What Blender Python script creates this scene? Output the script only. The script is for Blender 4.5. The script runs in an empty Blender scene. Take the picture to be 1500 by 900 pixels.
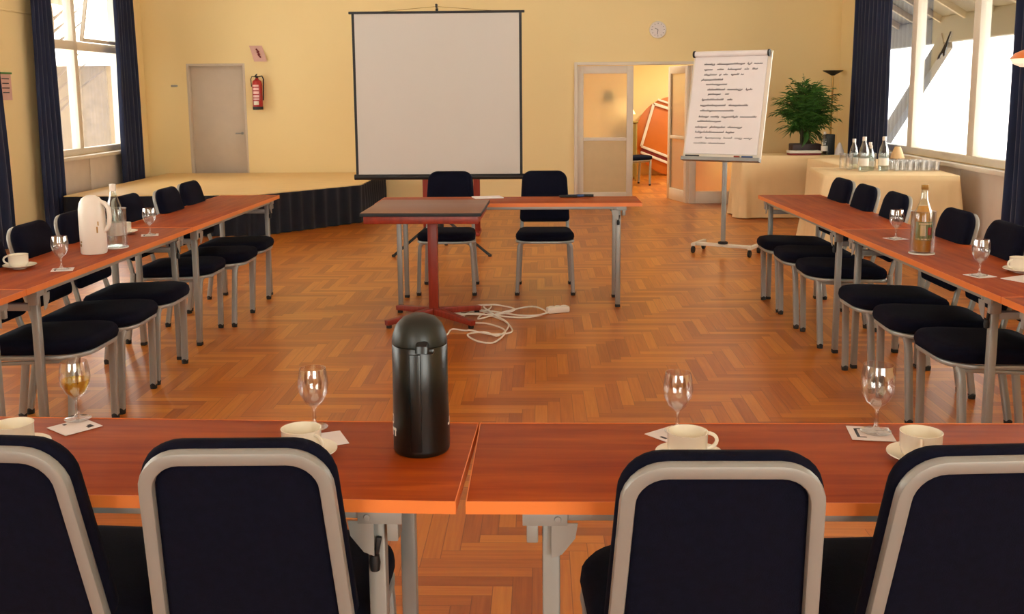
import bpy, bmesh, math, random
from math import sin, cos, pi, radians
from mathutils import Vector, Matrix

# ------------------------------------------------------------------ camera, world, light, exposure
SC = bpy.context.scene
COL = SC.collection
CAM_F, CAM_CY, CAM_TH, CAM_ROLL, CAM_PSI, CAM_H = 1471.6, 360.0, 0.151, -0.008, -0.029, 1.493
def make_camera():
    th, ro, ps = CAM_TH, CAM_ROLL, CAM_PSI
    rt = Vector((1, 0, 0)); up = Vector((0, sin(th), cos(th))); fw = Vector((0, cos(th), -sin(th)))
    r2 = rt * cos(ro) + up * sin(ro); u2 = up * cos(ro) - rt * sin(ro)
    Rz = Matrix.Rotation(-ps, 3, 'Z')
    r2, u2, fw = Rz @ r2, Rz @ u2, Rz @ fw
    cd = bpy.data.cameras.new('camera'); c = bpy.data.objects.new('camera', cd); COL.objects.link(c)
    m = Matrix.Identity(4)
    for i in range(3):
        m[i][0], m[i][1], m[i][2] = r2[i], u2[i], -fw[i]
    m.translation = Vector((0, 0, CAM_H)); c.matrix_world = m
    cd.sensor_width = 36; cd.lens = CAM_F / 1500 * 36; cd.shift_y = (CAM_CY - 450) / 1500
    cd.clip_start = .05; cd.clip_end = 200
    SC.camera = c
make_camera()
SC.view_settings.view_transform = 'Standard'; SC.view_settings.look = 'None'
SC.view_settings.gamma = 1; SC.view_settings.use_curve_mapping = False
SC.view_settings.exposure = 0.40
SC.cycles.max_bounces = 10; SC.cycles.diffuse_bounces = 6; SC.cycles.glossy_bounces = 4
SC.cycles.transmission_bounces = 8; SC.cycles.transparent_max_bounces = 16
SC.cycles.caustics_reflective = False; SC.cycles.caustics_refractive = False
SC.cycles.sample_clamp_indirect = 6

WORLD_STRENGTH = 9.0
w = bpy.data.worlds.new('sky'); SC.world = w; w.use_nodes = True
bgn = w.node_tree.nodes['Background']; bgn.inputs[0].default_value = (.98, .985, .90, 1)
# overcast sky, brighter on the sunny (+x) side
_t = w.node_tree; _tc = _t.nodes.new('ShaderNodeTexCoord'); _s = _t.nodes.new('ShaderNodeSeparateXYZ'); _m = _t.nodes.new('ShaderNodeMath')
_m.operation = 'MULTIPLY_ADD'; _m.inputs[1].default_value = WORLD_STRENGTH * .32; _m.inputs[2].default_value = WORLD_STRENGTH
_t.links.new(_tc.outputs['Generated'], _s.inputs[0]); _t.links.new(_s.outputs[0], _m.inputs[0]); _t.links.new(_m.outputs[0], bgn.inputs[1])

XL, XR, YB, YF, ZC = -5.30, 3.93, 13.5, -2.2, 3.35
# window openings: (y0, y1, z0, z1)
WIN_L = [(10.86, 12.98, .82, 3.0), (5.8, 9.3, .83, 3.0), (2.2, 5.2, .83, 3.0)]
WIN_R = [(8.1, 12.6, .81, 3.0), (3.9, 7.2, .83, 3.0)]
def portal(name, x, y0, y1, z0, z1, into):
    ld = bpy.data.lights.new(name, 'AREA'); ld.shape = 'RECTANGLE'; ld.size = y1 - y0; ld.size_y = z1 - z0
    ld.cycles.is_portal = True
    o = bpy.data.objects.new(name, ld); COL.objects.link(o)
    o.location = (x, (y0 + y1) / 2, (z0 + z1) / 2)
    o.rotation_euler = Vector((into, 0, 0)).to_track_quat('-Z', 'Z').to_euler()
WIN_F = [(-2.9, -1.1, .8, 2.8), (.7, 3.2, .8, 2.8)]
for a in WIN_L: portal('daylight_portal', XL - .16, *a, 1)
for a in WIN_R: portal('daylight_portal', XR + .16, *a, -1)
for a in WIN_F:
    portal('daylight_portal', 0, *a, 1); o = COL.objects[-1]
    o.location = ((a[0] + a[1]) / 2, YF - .16, (a[2] + a[3]) / 2); o.rotation_euler = Vector((0, 1, 0)).to_track_quat('-Z', 'Z').to_euler()

# ------------------------------------------------------------------ materials
def lin(c):
    return tuple(((v / 255) / 12.92 if v / 255 <= .04045 else ((v / 255 + .055) / 1.055) ** 2.4) for v in c) + (1,)
class NT:
    def __init__(s, name):
        s.m = bpy.data.materials.new(name); s.m.use_nodes = True; s.t = s.m.node_tree
        s.p = s.t.nodes['Principled BSDF']; s.out = s.t.nodes['Material Output']
    def n(s, kind, **kw):
        nd = s.t.nodes.new(kind)
        for k, v in kw.items(): setattr(nd, k, v)
        return nd
    def l(s, a, b): s.t.links.new(a, b)
    def math(s, op, a, b=None):
        nd = s.n('ShaderNodeMath', operation=op)
        for i, v in enumerate((a, b)):
            if v is None: continue
            if isinstance(v, (int, float)): nd.inputs[i].default_value = v
            else: s.l(v, nd.inputs[i])
        return nd.outputs[0]
def mat(name, col, rough=.5, metal=0, var=.06, scale=8, bump=0, bscale=60, spec=None, sheen=0, stretch=None, coat=0):
    """base colour with a little procedural noise, and an optional fine bump"""
    t = NT(name); p = t.p
    c = lin(col)
    tc = t.n('ShaderNodeTexCoord'); mp = t.n('ShaderNodeMapping')
    if stretch: mp.inputs['Scale'].default_value = stretch
    t.l(tc.outputs['Object'], mp.inputs[0])
    ns = t.n('ShaderNodeTexNoise'); ns.inputs['Scale'].default_value = scale; ns.inputs['Detail'].default_value = 4
    t.l(mp.outputs[0], ns.inputs['Vector'])
    rp = t.n('ShaderNodeValToRGB')
    rp.color_ramp.elements[0].position = .3; rp.color_ramp.elements[1].position = .7
    rp.color_ramp.elements[0].color = tuple(v * (1 - var) for v in c[:3]) + (1,)
    rp.color_ramp.elements[1].color = tuple(min(1, v * (1 + var)) for v in c[:3]) + (1,)
    t.l(ns.outputs[0], rp.inputs[0]); t.l(rp.outputs[0], p.inputs['Base Color'])
    p.inputs['Roughness'].default_value = rough; p.inputs['Metallic'].default_value = metal
    if spec is not None: p.inputs['Specular IOR Level'].default_value = spec
    if sheen: p.inputs['Sheen Weight'].default_value = sheen
    if coat: p.inputs['Coat Weight'].default_value = coat; p.inputs['Coat Roughness'].default_value = .1
    if bump:
        b = t.n('ShaderNodeBump'); b.inputs['Strength'].default_value = bump; b.inputs['Distance'].default_value = .002
        n2 = t.n('ShaderNodeTexNoise'); n2.inputs['Scale'].default_value = bscale; n2.inputs['Detail'].default_value = 3
        t.l(mp.outputs[0], n2.inputs['Vector']); t.l(n2.outputs[0], b.inputs['Height']); t.l(b.outputs[0], p.inputs['Normal'])
    return t.m
def glass(name, tint=(1, 1, 1), fac=.12, rough=.02):
    """thin clear glass: see-through with a fresnel-weighted reflection"""
    t = NT(name); t.t.nodes.remove(t.p)
    tr = t.n('ShaderNodeBsdfTransparent'); tr.inputs[0].default_value = tint + (1,)
    gl = t.n('ShaderNodeBsdfGlossy'); gl.inputs['Roughness'].default_value = rough
    lw = t.n('ShaderNodeLayerWeight'); lw.inputs[0].default_value = .35
    f = t.math('ADD', t.math('MULTIPLY', lw.outputs['Facing'], .55), fac * .4)
    mx = t.n('ShaderNodeMixShader'); t.l(f, mx.inputs[0]); t.l(tr.outputs[0], mx.inputs[1]); t.l(gl.outputs[0], mx.inputs[2])
    t.l(mx.outputs[0], t.out.inputs[0])
    return t.m
def frosted(name, col):
    t = NT(name); p = t.p
    p.inputs['Base Color'].default_value = lin(col); p.inputs['Transmission Weight'].default_value = .8
    p.inputs['Roughness'].default_value = .42; p.inputs['IOR'].default_value = 1.15
    ns = t.n('ShaderNodeTexNoise'); ns.inputs['Scale'].default_value = 220
    b = t.n('ShaderNodeBump'); b.inputs['Strength'].default_value = .1; t.l(ns.outputs[0], b.inputs['Height']); t.l(b.outputs[0], p.inputs['Normal'])
    return t.m
def emit(name, col, s):
    t = NT(name); p = t.p
    p.inputs['Base Color'].default_value = lin(col); p.inputs['Emission Color'].default_value = lin(col); p.inputs['Emission Strength'].default_value = s
    return t.m

def parquet():
    t = NT('parquet'); p = t.p
    W, N = .060, 7
    tc = t.n('ShaderNodeTexCoord'); sp = t.n('ShaderNodeSeparateXYZ'); t.l(tc.outputs['Object'], sp.inputs[0])
    M = t.math
    x = M('DIVIDE', M('ADD', sp.outputs[0], 60.03), W); y = M('DIVIDE', M('ADD', sp.outputs[1], 60.0), W)
    i = M('FLOOR', x); j = M('FLOOR', y); fx = M('FRACT', x); fy = M('FRACT', y)
    m = M('FLOORED_MODULO', M('SUBTRACT', i, j), 2 * N)
    hor = M('LESS_THAN', m, N - .5)
    ver = M('SUBTRACT', 1, hor)
    # plank identity
    ai = M('ADD', M('MULTIPLY', hor, M('SUBTRACT', i, m)), M('MULTIPLY', ver, i))
    aj = M('ADD', M('MULTIPLY', hor, j), M('MULTIPLY', ver, M('SUBTRACT', j, M('SUBTRACT', 2 * N - 1, m))))
    cb = t.n('ShaderNodeCombineXYZ'); t.l(ai, cb.inputs[0]); t.l(aj, cb.inputs[1]); t.l(hor, cb.inputs[2])
    wn = t.n('ShaderNodeTexWhiteNoise', noise_dimensions='3D'); t.l(cb.outputs[0], wn.inputs['Vector'])
    # grain: noise stretched along the plank
    lx = M('ADD', M('MULTIPLY', hor, x), M('MULTIPLY', ver, y)); ly = M('ADD', M('MULTIPLY', hor, y), M('MULTIPLY', ver, x))
    cg = t.n('ShaderNodeCombineXYZ'); t.l(M('MULTIPLY', lx, .25), cg.inputs[0]); t.l(M('MULTIPLY', ly, 5), cg.inputs[1]); t.l(M('MULTIPLY', wn.outputs[0], 40), cg.inputs[2])
    gn = t.n('ShaderNodeTexNoise'); gn.inputs['Scale'].default_value = 1; gn.inputs['Detail'].default_value = 5; t.l(cg.outputs[0], gn.inputs['Vector'])
    v = M('ADD', M('MULTIPLY', wn.outputs[0], .72), M('MULTIPLY', M('SUBTRACT', gn.outputs[0], .5), .75))
    rp = t.n('ShaderNodeValToRGB'); e = rp.color_ramp.elements
    e[0].position = 0; e[0].color = lin((158, 80, 20)); e[1].position = 1; e[1].color = lin((212, 138, 52))
    k = e.new(.45); k.color = lin((188, 106, 32))
    t.l(v, rp.inputs[0])
    # joints
    dist_s = M('MINIMUM', ly, 1)
    fr = M('FRACT', ly); edge = M('MINIMUM', fr, M('SUBTRACT', 1, fr))
    endh = M('ADD', m, fx); endv = M('ADD', M('SUBTRACT', 2 * N - 1, m), fy)
    le = M('ADD', M('MULTIPLY', hor, endh), M('MULTIPLY', ver, endv))
    ee = M('MINIMUM', le, M('SUBTRACT', N, le))
    jt = M('LESS_THAN', M('MINIMUM', edge, ee), .022)
    mx = t.n('ShaderNodeMixRGB'); mx.inputs[2].default_value = lin((96, 50, 24))
    t.l(M('MULTIPLY', jt, .6), mx.inputs[0]); t.l(rp.outputs[0], mx.inputs[1]); t.l(mx.outputs[0], p.inputs['Base Color'])
    p.inputs['Roughness'].default_value = .30
    p.inputs['Specular IOR Level'].default_value = .4
    return t.m
def tablewood():
    t = NT('cherry_laminate'); p = t.p
    tc = t.n('ShaderNodeTexCoord'); mp = t.n('ShaderNodeMapping'); mp.inputs['Scale'].default_value = (1.2, 14, 14)
    t.l(tc.outputs['Object'], mp.inputs[0])
    ns = t.n('ShaderNodeTexNoise'); ns.inputs['Scale'].default_value = 2.2; ns.inputs['Detail'].default_value = 6; ns.inputs['Distortion'].default_value = .6
    t.l(mp.outputs[0], ns.inputs['Vector'])
    rp = t.n('ShaderNodeValToRGB'); e = rp.color_ramp.elements
    e[0].position = .3; e[0].color = lin((136, 46, 4)); e[1].position = .75; e[1].color = lin((174, 80, 14))
    t.l(ns.outputs[0], rp.inputs[0]); t.l(rp.outputs[0], p.inputs['Base Color'])
    p.inputs['Roughness'].default_value = .5; p.inputs['Specular IOR Level'].default_value = .18
    return t.m
def curtain_cloth():
    return mat('navy_curtain', (22, 32, 62), .9, var=.15, scale=3, bump=.3, bscale=300, sheen=.2)
M = {
 'wall': mat('yellow_plaster', (242, 218, 162), .85, var=.012, scale=1.2, bump=.15, bscale=120),
 'wall_far': mat('warm_plaster', (250, 224, 160), .85, var=.02, scale=1.5),
 'ceiling': mat('white_ceiling', (240, 236, 226), .9, var=.02),
 'floor': parquet(), 'table': tablewood(),
 'edge': mat('cherry_edge', (222, 122, 56), .4, var=.05, scale=6),
 'silver': mat('silver_paint', (156, 156, 152), .38, metal=.35, var=.03),
 'silver2': mat('light_silver_paint', (150, 149, 144), .4, metal=.3, var=.03),
 'rubber': mat('dark_rubber', (30, 26, 24), .7),
 'navy': mat('navy_upholstery', (9, 10, 26), 1, var=.2, scale=60, bump=.4, bscale=420, spec=.15),
 'blackplastic': mat('black_plastic', (10, 12, 9), .30, var=.1),
 'black': mat('black_matte', (18, 18, 20), .55),
 'skirt': mat('dark_navy_skirt', (16, 18, 30), .95, var=.2, scale=4, sheen=.1),
 'deck': mat('pale_wood_deck', (240, 204, 144), .5, var=.05, scale=4, stretch=(1, 6, 1)),
 'curtain': curtain_cloth(),
 'whiteframe': mat('white_lacquer', (226, 214, 196), .45, var=.02),
 'whitepanel': mat('white_panel', (222, 206, 190), .55, var=.03),
 'door': mat('grey_door', (206, 190, 172), .5, var=.02),
 'doorframe': mat('beige_frame', (226, 208, 172), .5, var=.02),
 'screen': mat('screen_fabric', (198, 191, 182), .8, var=.012, scale=1.5),
 'paper': mat('white_paper', (232, 224, 222), .7, var=.02),
 'ink': mat('dark_ink', (40, 34, 44), .6),
 'ceramic': mat('white_ceramic', (236, 228, 208), .22, var=.015, coat=.3),
 'whiteplastic': mat('white_plastic', (236, 228, 216), .3, var=.02),
 'cloth': mat('cream_tablecloth', (238, 206, 156), .85, var=.04, scale=3, bump=.2, bscale=200),
 'redwood': mat('red_stained_wood', (140, 44, 24), .4, var=.2, scale=5, stretch=(8, 8, 1)),
 'lecterntop': mat('grey_brown_top', (130, 84, 58), .4, var=.08, scale=6, stretch=(1, 8, 1)),
 'red': mat('red_enamel', (170, 24, 26), .3, var=.05, coat=.3),
 'label': mat('pale_label', (236, 190, 186), .5), 
 'labelwhite': mat('white_label', (232, 226, 214), .5),
 'green': mat('leaf_green', (72, 116, 46), .5, var=.35, scale=9),
 'stem': mat('stem_brown', (70, 66, 34), .7),
 'brass': mat('brass', (178, 142, 80), .35, metal=.7),
 'darkpot': mat('dark_planter', (50, 26, 28), .5),
 'orange': mat('orange_board', (200, 108, 36), .45, var=.06, scale=3),
 'darkred': mat('dark_red', (120, 24, 18), .5),
 'clear': glass('clear_glass', fac=.3), 'pane': glass('window_pane', fac=.05), 
 'clearblue': glass('bottle_glass', (.90, .96, .93), .2),
 'frostlow': mat('satin_panel', (214, 186, 140), .5, var=.03), 'frost': frosted('frosted_glass', (255, 246, 226)),
 'wine': glass('white_wine', (1.0, .86, .34), .02),
 'juice': mat('orange_drink', (214, 140, 30), .3),
 'labelgreen': mat('green_label', (96, 120, 60), .5), 'labelred': mat('red_print', (190, 50, 34), .5), 'labelcream': mat('cream_label', (224, 196, 140), .5),
 'amber': mat('amber_glass', (226, 120, 40), .3),
 'snow': mat('snow', (244, 246, 250), .9, var=.05, scale=.6),
 'soffit': mat('soffit_board', (66, 61, 56), .8, var=.1, scale=2),
 'rafter': mat('pale_rafter', (126, 112, 96), .8),
 'bark': mat('bark', (84, 70, 60), .9, var=.3, scale=6),
 'plank': mat('weathered_plank', (108, 92, 76), .9, var=.15, scale=5, stretch=(1, 8, 1)),
 'blue': mat('blue_plastic', (40, 70, 120), .4), 'greenpl': mat('green_plastic', (60, 130, 50), .4),
 'pink': mat('pinkish_paper', (216, 172, 160), .7, var=.05), 'tan': mat('tan_weave', (214, 176, 128), .7),
 'olive': mat('olive_paint', (150, 124, 56), .6), 'shade': emit('lit_lamp_shade', (255, 226, 160), 1.2),
 'fill_glow': emit('fill_lamp_glow', (255, 214, 150), 3),
}

# ------------------------------------------------------------------ mesh helper
class B:
    def __init__(s): s.v = []; s.f = []
    def add(s, vs, fs):
        o = len(s.v); s.v += [tuple(v) for v in vs]; s.f += [tuple(i + o for i in f) for f in fs]; return s
    def box(s, c, d, rot=None, bev=0):
        hx, hy, hz = d[0] / 2, d[1] / 2, d[2] / 2
        R = rot.to_matrix() if hasattr(rot, 'to_matrix') else (rot if rot is not None else Matrix.Identity(3))
        c = Vector(c)
        if bev <= 0:
            vs = [c + R @ Vector((x * hx, y * hy, z * hz)) for z in (-1, 1) for y in (-1, 1) for x in (-1, 1)]
            return s.add(vs, [(0, 2, 3, 1), (4, 5, 7, 6), (0, 1, 5, 4), (2, 6, 7, 3), (0, 4, 6, 2), (1, 3, 7, 5)])
        bm = bmesh.new(); bmesh.ops.create_cube(bm, size=1)
        for v in bm.verts: v.co = Vector((v.co.x * d[0], v.co.y * d[1], v.co.z * d[2]))
        bmesh.ops.bevel(bm, geom=bm.edges[:], offset=min(bev, min(d) * .45), segments=2, affect='EDGES', profile=.5)
        bm.verts.index_update()
        s.add([c + R @ v.co for v in bm.verts], [tuple(v.index for v in f.verts) for f in bm.faces]); bm.free(); return s
    def lathe(s, prof, n=24, c=(0, 0, 0), rot=None):
        R = rot.to_matrix() if hasattr(rot, 'to_matrix') else (rot if rot is not None else Matrix.Identity(3)); c = Vector(c); vs = []; fs = []; rings = []
        for r, z in prof:
            if r < 1e-6: rings.append([len(vs)]); vs.append(c + R @ Vector((0, 0, z)))
            else:
                rings.append(list(range(len(vs), len(vs) + n)))
                vs += [c + R @ Vector((r * cos(2 * pi * k / n), r * sin(2 * pi * k / n), z)) for k in range(n)]
        for a, b in zip(rings, rings[1:]):
            for k in range(n):
                k2 = (k + 1) % n
                if len(a) == 1 and len(b) == 1: continue
                if len(a) == 1: fs.append((a[0], b[k2], b[k]))
                elif len(b) == 1: fs.append((a[k], a[k2], b[0]))
                else: fs.append((a[k], a[k2], b[k2], b[k]))
        return s.add(vs, fs)
    def sweep(s, pts, wd, ht, binorm=None, closed=False, rnd=.3, n=8, taper=None):
        """tube of rounded-rectangle (or round when rnd=1) section; wd lies in the path plane, ht along binorm"""
        pts = [Vector(p) for p in pts]; K = len(pts); prof = []
        if rnd >= 1: prof = [(cos(2 * pi * k / n) * wd / 2, sin(2 * pi * k / n) * ht / 2) for k in range(n)]
        else:
            a, b = wd / 2, ht / 2; r = min(a, b) * rnd * 2 * .5
            for sx, sy, st in ((1, 1, 0), (-1, 1, 1), (-1, -1, 2), (1, -1, 3)):
                for q in (0, 1, 2):
                    an = (st + q / 2) * pi / 2; prof.append((sx * (a - r) + r * cos(an), sy * (b - r) + r * sin(an)))
        vs = []; fs = []; P = len(prof); prev = None
        for i, p in enumerate(pts):
            if closed: t = pts[(i + 1) % K] - pts[i - 1]
            else: t = pts[min(i + 1, K - 1)] - pts[max(i - 1, 0)]
            t.normalize()
            b = Vector(binorm) if binorm is not None else (prev if prev is not None else (Vector((0, 0, 1)) if abs(t.z) < .9 else Vector((1, 0, 0))))
            b = b - t * b.dot(t)
            if b.length < 1e-5: b = t.orthogonal()
            b.normalize(); prev = b; nn = b.cross(t); k = 1 if taper is None else taper[i]
            # widen at bends so the section stays constant
            vs += [p + nn * (x * k) + b * (y * k) for x, y in prof]
        for i in range(K if closed else K - 1):
            for k in range(P):
                a0 = i * P + k; a1 = i * P + (k + 1) % P; i2 = (i + 1) % K
                fs.append((a0, a1, i2 * P + (k + 1) % P, i2 * P + k))
        if not closed: fs.append(tuple(range(P))[::-1]); fs.append(tuple((K - 1) * P + k for k in range(P)))
        return s.add(vs, fs)
    def tube(s, pts, r, n=8, closed=False): return s.sweep(pts, 2 * r, 2 * r, rnd=1, n=n, closed=closed)
    def prism(s, poly, z0, z1):
        n = len(poly)
        return s.add([(x, y, z0) for x, y in poly] + [(x, y, z1) for x, y in poly],
                     [tuple(range(n))[::-1], tuple(range(n, 2 * n))] + [(k, (k + 1) % n, (k + 1) % n + n, k + n) for k in range(n)])
    def rings(s, rings, cap=True):
        n = len(rings[0]); vs = [p for r in rings for p in r]; fs = []
        for a in range(len(rings) - 1):
            for k in range(n): fs.append((a * n + k, a * n + (k + 1) % n, (a + 1) * n + (k + 1) % n, (a + 1) * n + k))
        if cap: fs.append(tuple(range(n))[::-1]); fs.append(tuple((len(rings) - 1) * n + k for k in range(n)))
        return s.add(vs, fs)
    def done(s, name, m, parent=None, loc=None, sharp=35, flat=False):
        me = bpy.data.meshes.new(name); me.from_pydata(s.v, [], s.f); me.validate()
        bm = bmesh.new(); bm.from_mesh(me); bmesh.ops.recalc_face_normals(bm, faces=bm.faces[:]); bm.to_mesh(me); bm.free()
        me.materials.append(M[m] if isinstance(m, str) else m)
        if not flat:
            me.polygons.foreach_set('use_smooth', [True] * len(me.polygons)); me.set_sharp_from_angle(angle=radians(sharp))
        o = bpy.data.objects.new(name, me); COL.objects.link(o)
        if parent is not None: o.parent = parent
        if loc is not None: o.location = loc
        return o
def tag(o, label=None, cat=None, group=None, kind=None):
    if label: o['label'] = label
    if cat: o['category'] = cat
    if group: o['group'] = group
    if kind: o['kind'] = kind
    return o
def thing(name, label, cat, loc=(0, 0, 0), rz=0, group=None):
    o = bpy.data.objects.new(name, None); COL.objects.link(o); o.location = loc; o.rotation_euler = (0, 0, rz); o.empty_display_size = .1
    return tag(o, label, cat, group)
def copy_tree(o, parent=None):
    c = o.copy(); COL.objects.link(c)
    if parent is not None: c.parent = parent
    for ch in list(o.children): copy_tree(ch, c)
    return c
def rrect(w, d, rf, rb=None, n=6, wb=None):
    """outline of a rounded (optionally tapered) rectangle, front = +y; counter-clockwise"""
    rb = rf if rb is None else rb; wb = w if wb is None else wb; pts = []
    for sx, sy, r, st, ww in ((1, 1, rf, 0, w), (-1, 1, rf, 1, w), (-1, -1, rb, 2, wb), (1, -1, rb, 3, wb)):
        cx, cy = sx * (ww / 2 - r), sy * (d / 2 - r)
        for k in range(n + 1):
            a = (st + k / n) * pi / 2; pts.append((cx + r * cos(a), cy + r * sin(a)))
    return pts
def scale_poly(poly, inset):
    cx = sum(p[0] for p in poly) / len(poly); cy = sum(p[1] for p in poly) / len(poly); out = []
    for x, y in poly:
        dx, dy = x - cx, y - cy; L = math.hypot(dx, dy) or 1; k = max(0, (L - inset) / L); out.append((cx + dx * k, cy + dy * k))
    return out
def struct(o): o['kind'] = 'structure'; return o

# ------------------------------------------------------------------ the room
b = B(); b.box(((XL + XR) / 2, (YB + YF) / 2, -.05), (XR - XL + .6, YB - YF + .6, .1)); b.box((1.3, 16.1, -.05), (5.3, 4.6, .1))
struct(b.done('floor', 'floor'))
b = B(); b.box(((XL + XR) / 2, (YB + YF) / 2, ZC + .05), (XR - XL + .5, YB - YF + .5, .1)); struct(b.done('ceiling', 'ceiling'))
def wall_with(name, x0, x1, wins, y0, y1, m='wall'):
    b = B(); ys = y0
    for (a, c, z0, z1) in sorted(wins):
        b.box(((x0 + x1) / 2, (ys + a) / 2, ZC / 2), (x1 - x0, a - ys, ZC))
        b.box(((x0 + x1) / 2, (a + c) / 2, z1 / 2 + ZC / 2), (x1 - x0, c - a, ZC - z1))
        if z0 > .1: b.box(((x0 + x1) / 2, (a + c) / 2, z0 / 2), (x1 - x0, c - a, z0))
        ys = c
    b.box(((x0 + x1) / 2, (ys + y1) / 2, ZC / 2), (x1 - x0, y1 - ys, ZC))
    return struct(b.done(name, m))
wall_with('wall_left', XL - .2, XL, WIN_L, YF - .2, YB + .2)
wall_with('wall_right', XR, XR + .2, WIN_R, YF - .2, YB + .2)
# back wall with a recess for the grey door and the opening for the glazed doors
DX0, DX1, DZ = -4.73, -3.94, 1.91
OX0, OX1, OZ = .45, 2.78, 1.885
b = B()
for x0, x1, z0, z1 in ((XL, DX0, 0, ZC), (DX0, DX1, DZ, ZC), (DX1, OX0, 0, ZC), (OX0, OX1, OZ, ZC), (OX1, XR, 0, ZC)):
    b.box(((x0 + x1) / 2, YB + .1, (z0 + z1) / 2), (x1 - x0, .2, z1 - z0))
struct(b.done('wall_back', 'wall'))
b = B(); xs = XL
for (a, c, z0, z1) in WIN_F:
    b.box(((xs + a) / 2, YF - .1, ZC / 2), (a - xs, .2, ZC)); b.box(((a + c) / 2, YF - .1, z0 / 2), (c - a, .2, z0)); b.box(((a + c) / 2, YF - .1, (z1 + ZC) / 2), (c - a, .2, ZC - z1)); xs = c
b.box(((xs + XR) / 2, YF - .1, ZC / 2), (XR - xs, .2, ZC)); struct(b.done('wall_front', 'wall'))
for i, (a, c, z0, z1) in enumerate(WIN_F):
    d = thing('window_%d' % (6 + i), None, None, ((a + c) / 2, YF - .1, 0)); struct(d); ww = c - a
    b = B(); b.sweep([(-ww / 2 + .035, 0, z0 + .035), (ww / 2 - .035, 0, z0 + .035), (ww / 2 - .035, 0, z1 - .035), (-ww / 2 + .035, 0, z1 - .035)], .07, .08, binorm=(0, 1, 0), closed=True, rnd=.1)
    b.box((0, 0, (z0 + z1) / 2), (.08, .07, z1 - z0 - .14)); b.done('window_frame', 'whiteframe', d)
    b = B(); b.box((0, 0, (z0 + z1) / 2), (ww - .14, .006, z1 - z0 - .14)); b.done('window_pane', 'pane', d)
# moulding line high on the left wall
b = B(); b.box((XL + .008, 5.0, 2.345), (.016, 11.2, .02), bev=.004); struct(b.done('trim_1', 'wall'))
# the far room
b = B()
b.box((1.3, 18.4, 1.3), (5.4, .1, 2.6)); b.box((-1.3, 16.0, 1.3), (.1, 4.6, 2.6)); b.box((3.90, 16.0, 1.3), (.1, 4.6, 2.6))
struct(b.done('wall_far_room', 'wall_far'))
b = B(); b.box((1.3, 16.05, 2.65), (5.4, 4.7, .1)); struct(b.done('ceiling_far_room', 'ceiling'))

# grey door in its recess
d = thing('door_1', None, None, ((DX0 + DX1) / 2, YB, 0)); struct(d); W_ = DX1 - DX0
b = B(); b.box((0, .10, DZ / 2), (W_ - .06, .04, DZ - .03), bev=.004); b.done('door_leaf', 'door', d)
b = B()
for s_ in (-1, 1): b.box((s_ * (W_ / 2 - .015), .07, DZ / 2), (.03, .14, DZ), bev=.003)
b.box((0, .07, DZ - .015), (W_ - .06, .14, .03), bev=.003); b.done('door_frame', 'door', d)
b = B(); b.tube([(.30, .08, .98), (.30, .04, .98), (.22, .035, .98)], .008); b.lathe([(0, 0), (.02, 0), (.02, .006), (0, .006)], 16, (.30, .08, .98), Matrix.Rotation(pi / 2, 3, 'X')); b.done('door_handle', 'silver', d)

# glazed doors
def leaf(name, parent, w_, h, panes, loc=(0, 0, 0), rz=0, low='frost'):
    e = bpy.data.objects.new(name, None); COL.objects.link(e); e.parent = parent; e.location = loc; e.rotation_euler = (0, 0, rz)
    st = .085
    b = B()
    b.box((st / 2, 0, h / 2), (st, .045, h), bev=.004); b.box((w_ - st / 2, 0, h / 2), (st, .045, h), bev=.004)
    zs = [0.16] + [p for p in panes] + [h - .10]
    b.box((w_ / 2, 0, .08), (w_ - 2 * st, .045, .16), bev=.003); b.box((w_ / 2, 0, h - .05), (w_ - 2 * st, .045, .10), bev=.003)
    for z in panes: b.box((w_ / 2, 0, z), (w_ - 2 * st, .04, .045), bev=.003)
    b.done('door_frame', 'whiteframe', e)
    for i, (z0, z1) in enumerate(zip(zs, zs[1:])):
        b = B(); b.box((w_ / 2, 0, (z0 + z1) / 2), (w_ - 2 * st, .006, z1 - z0)); b.done('glass_pane', low if i == 0 else 'frost', e)
    return e
d = thing('door_2', None, None, (OX0, YB, 0)); struct(d); OW = OX1 - OX0
b = B()
for x in (.02, OW - .02): b.box((x, .04, OZ / 2), (.04, .16, OZ), bev=.003)
b.box((OW / 2, .04, OZ - .02), (OW - .08, .16, .04), bev=.003); b.done('door_frame', 'whiteframe', d)
leaf('door_leaf', d, .745, OZ - .05, [.87], (.04, .04, 0), 0, 'frostlow')
leaf('door_leaf', d, .70, OZ - .05, [.87], (1.525, .06, 0), radians(104))
leaf('door_leaf', d, .745, OZ - .05, [.87], (1.545, .04, 0))

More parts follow.
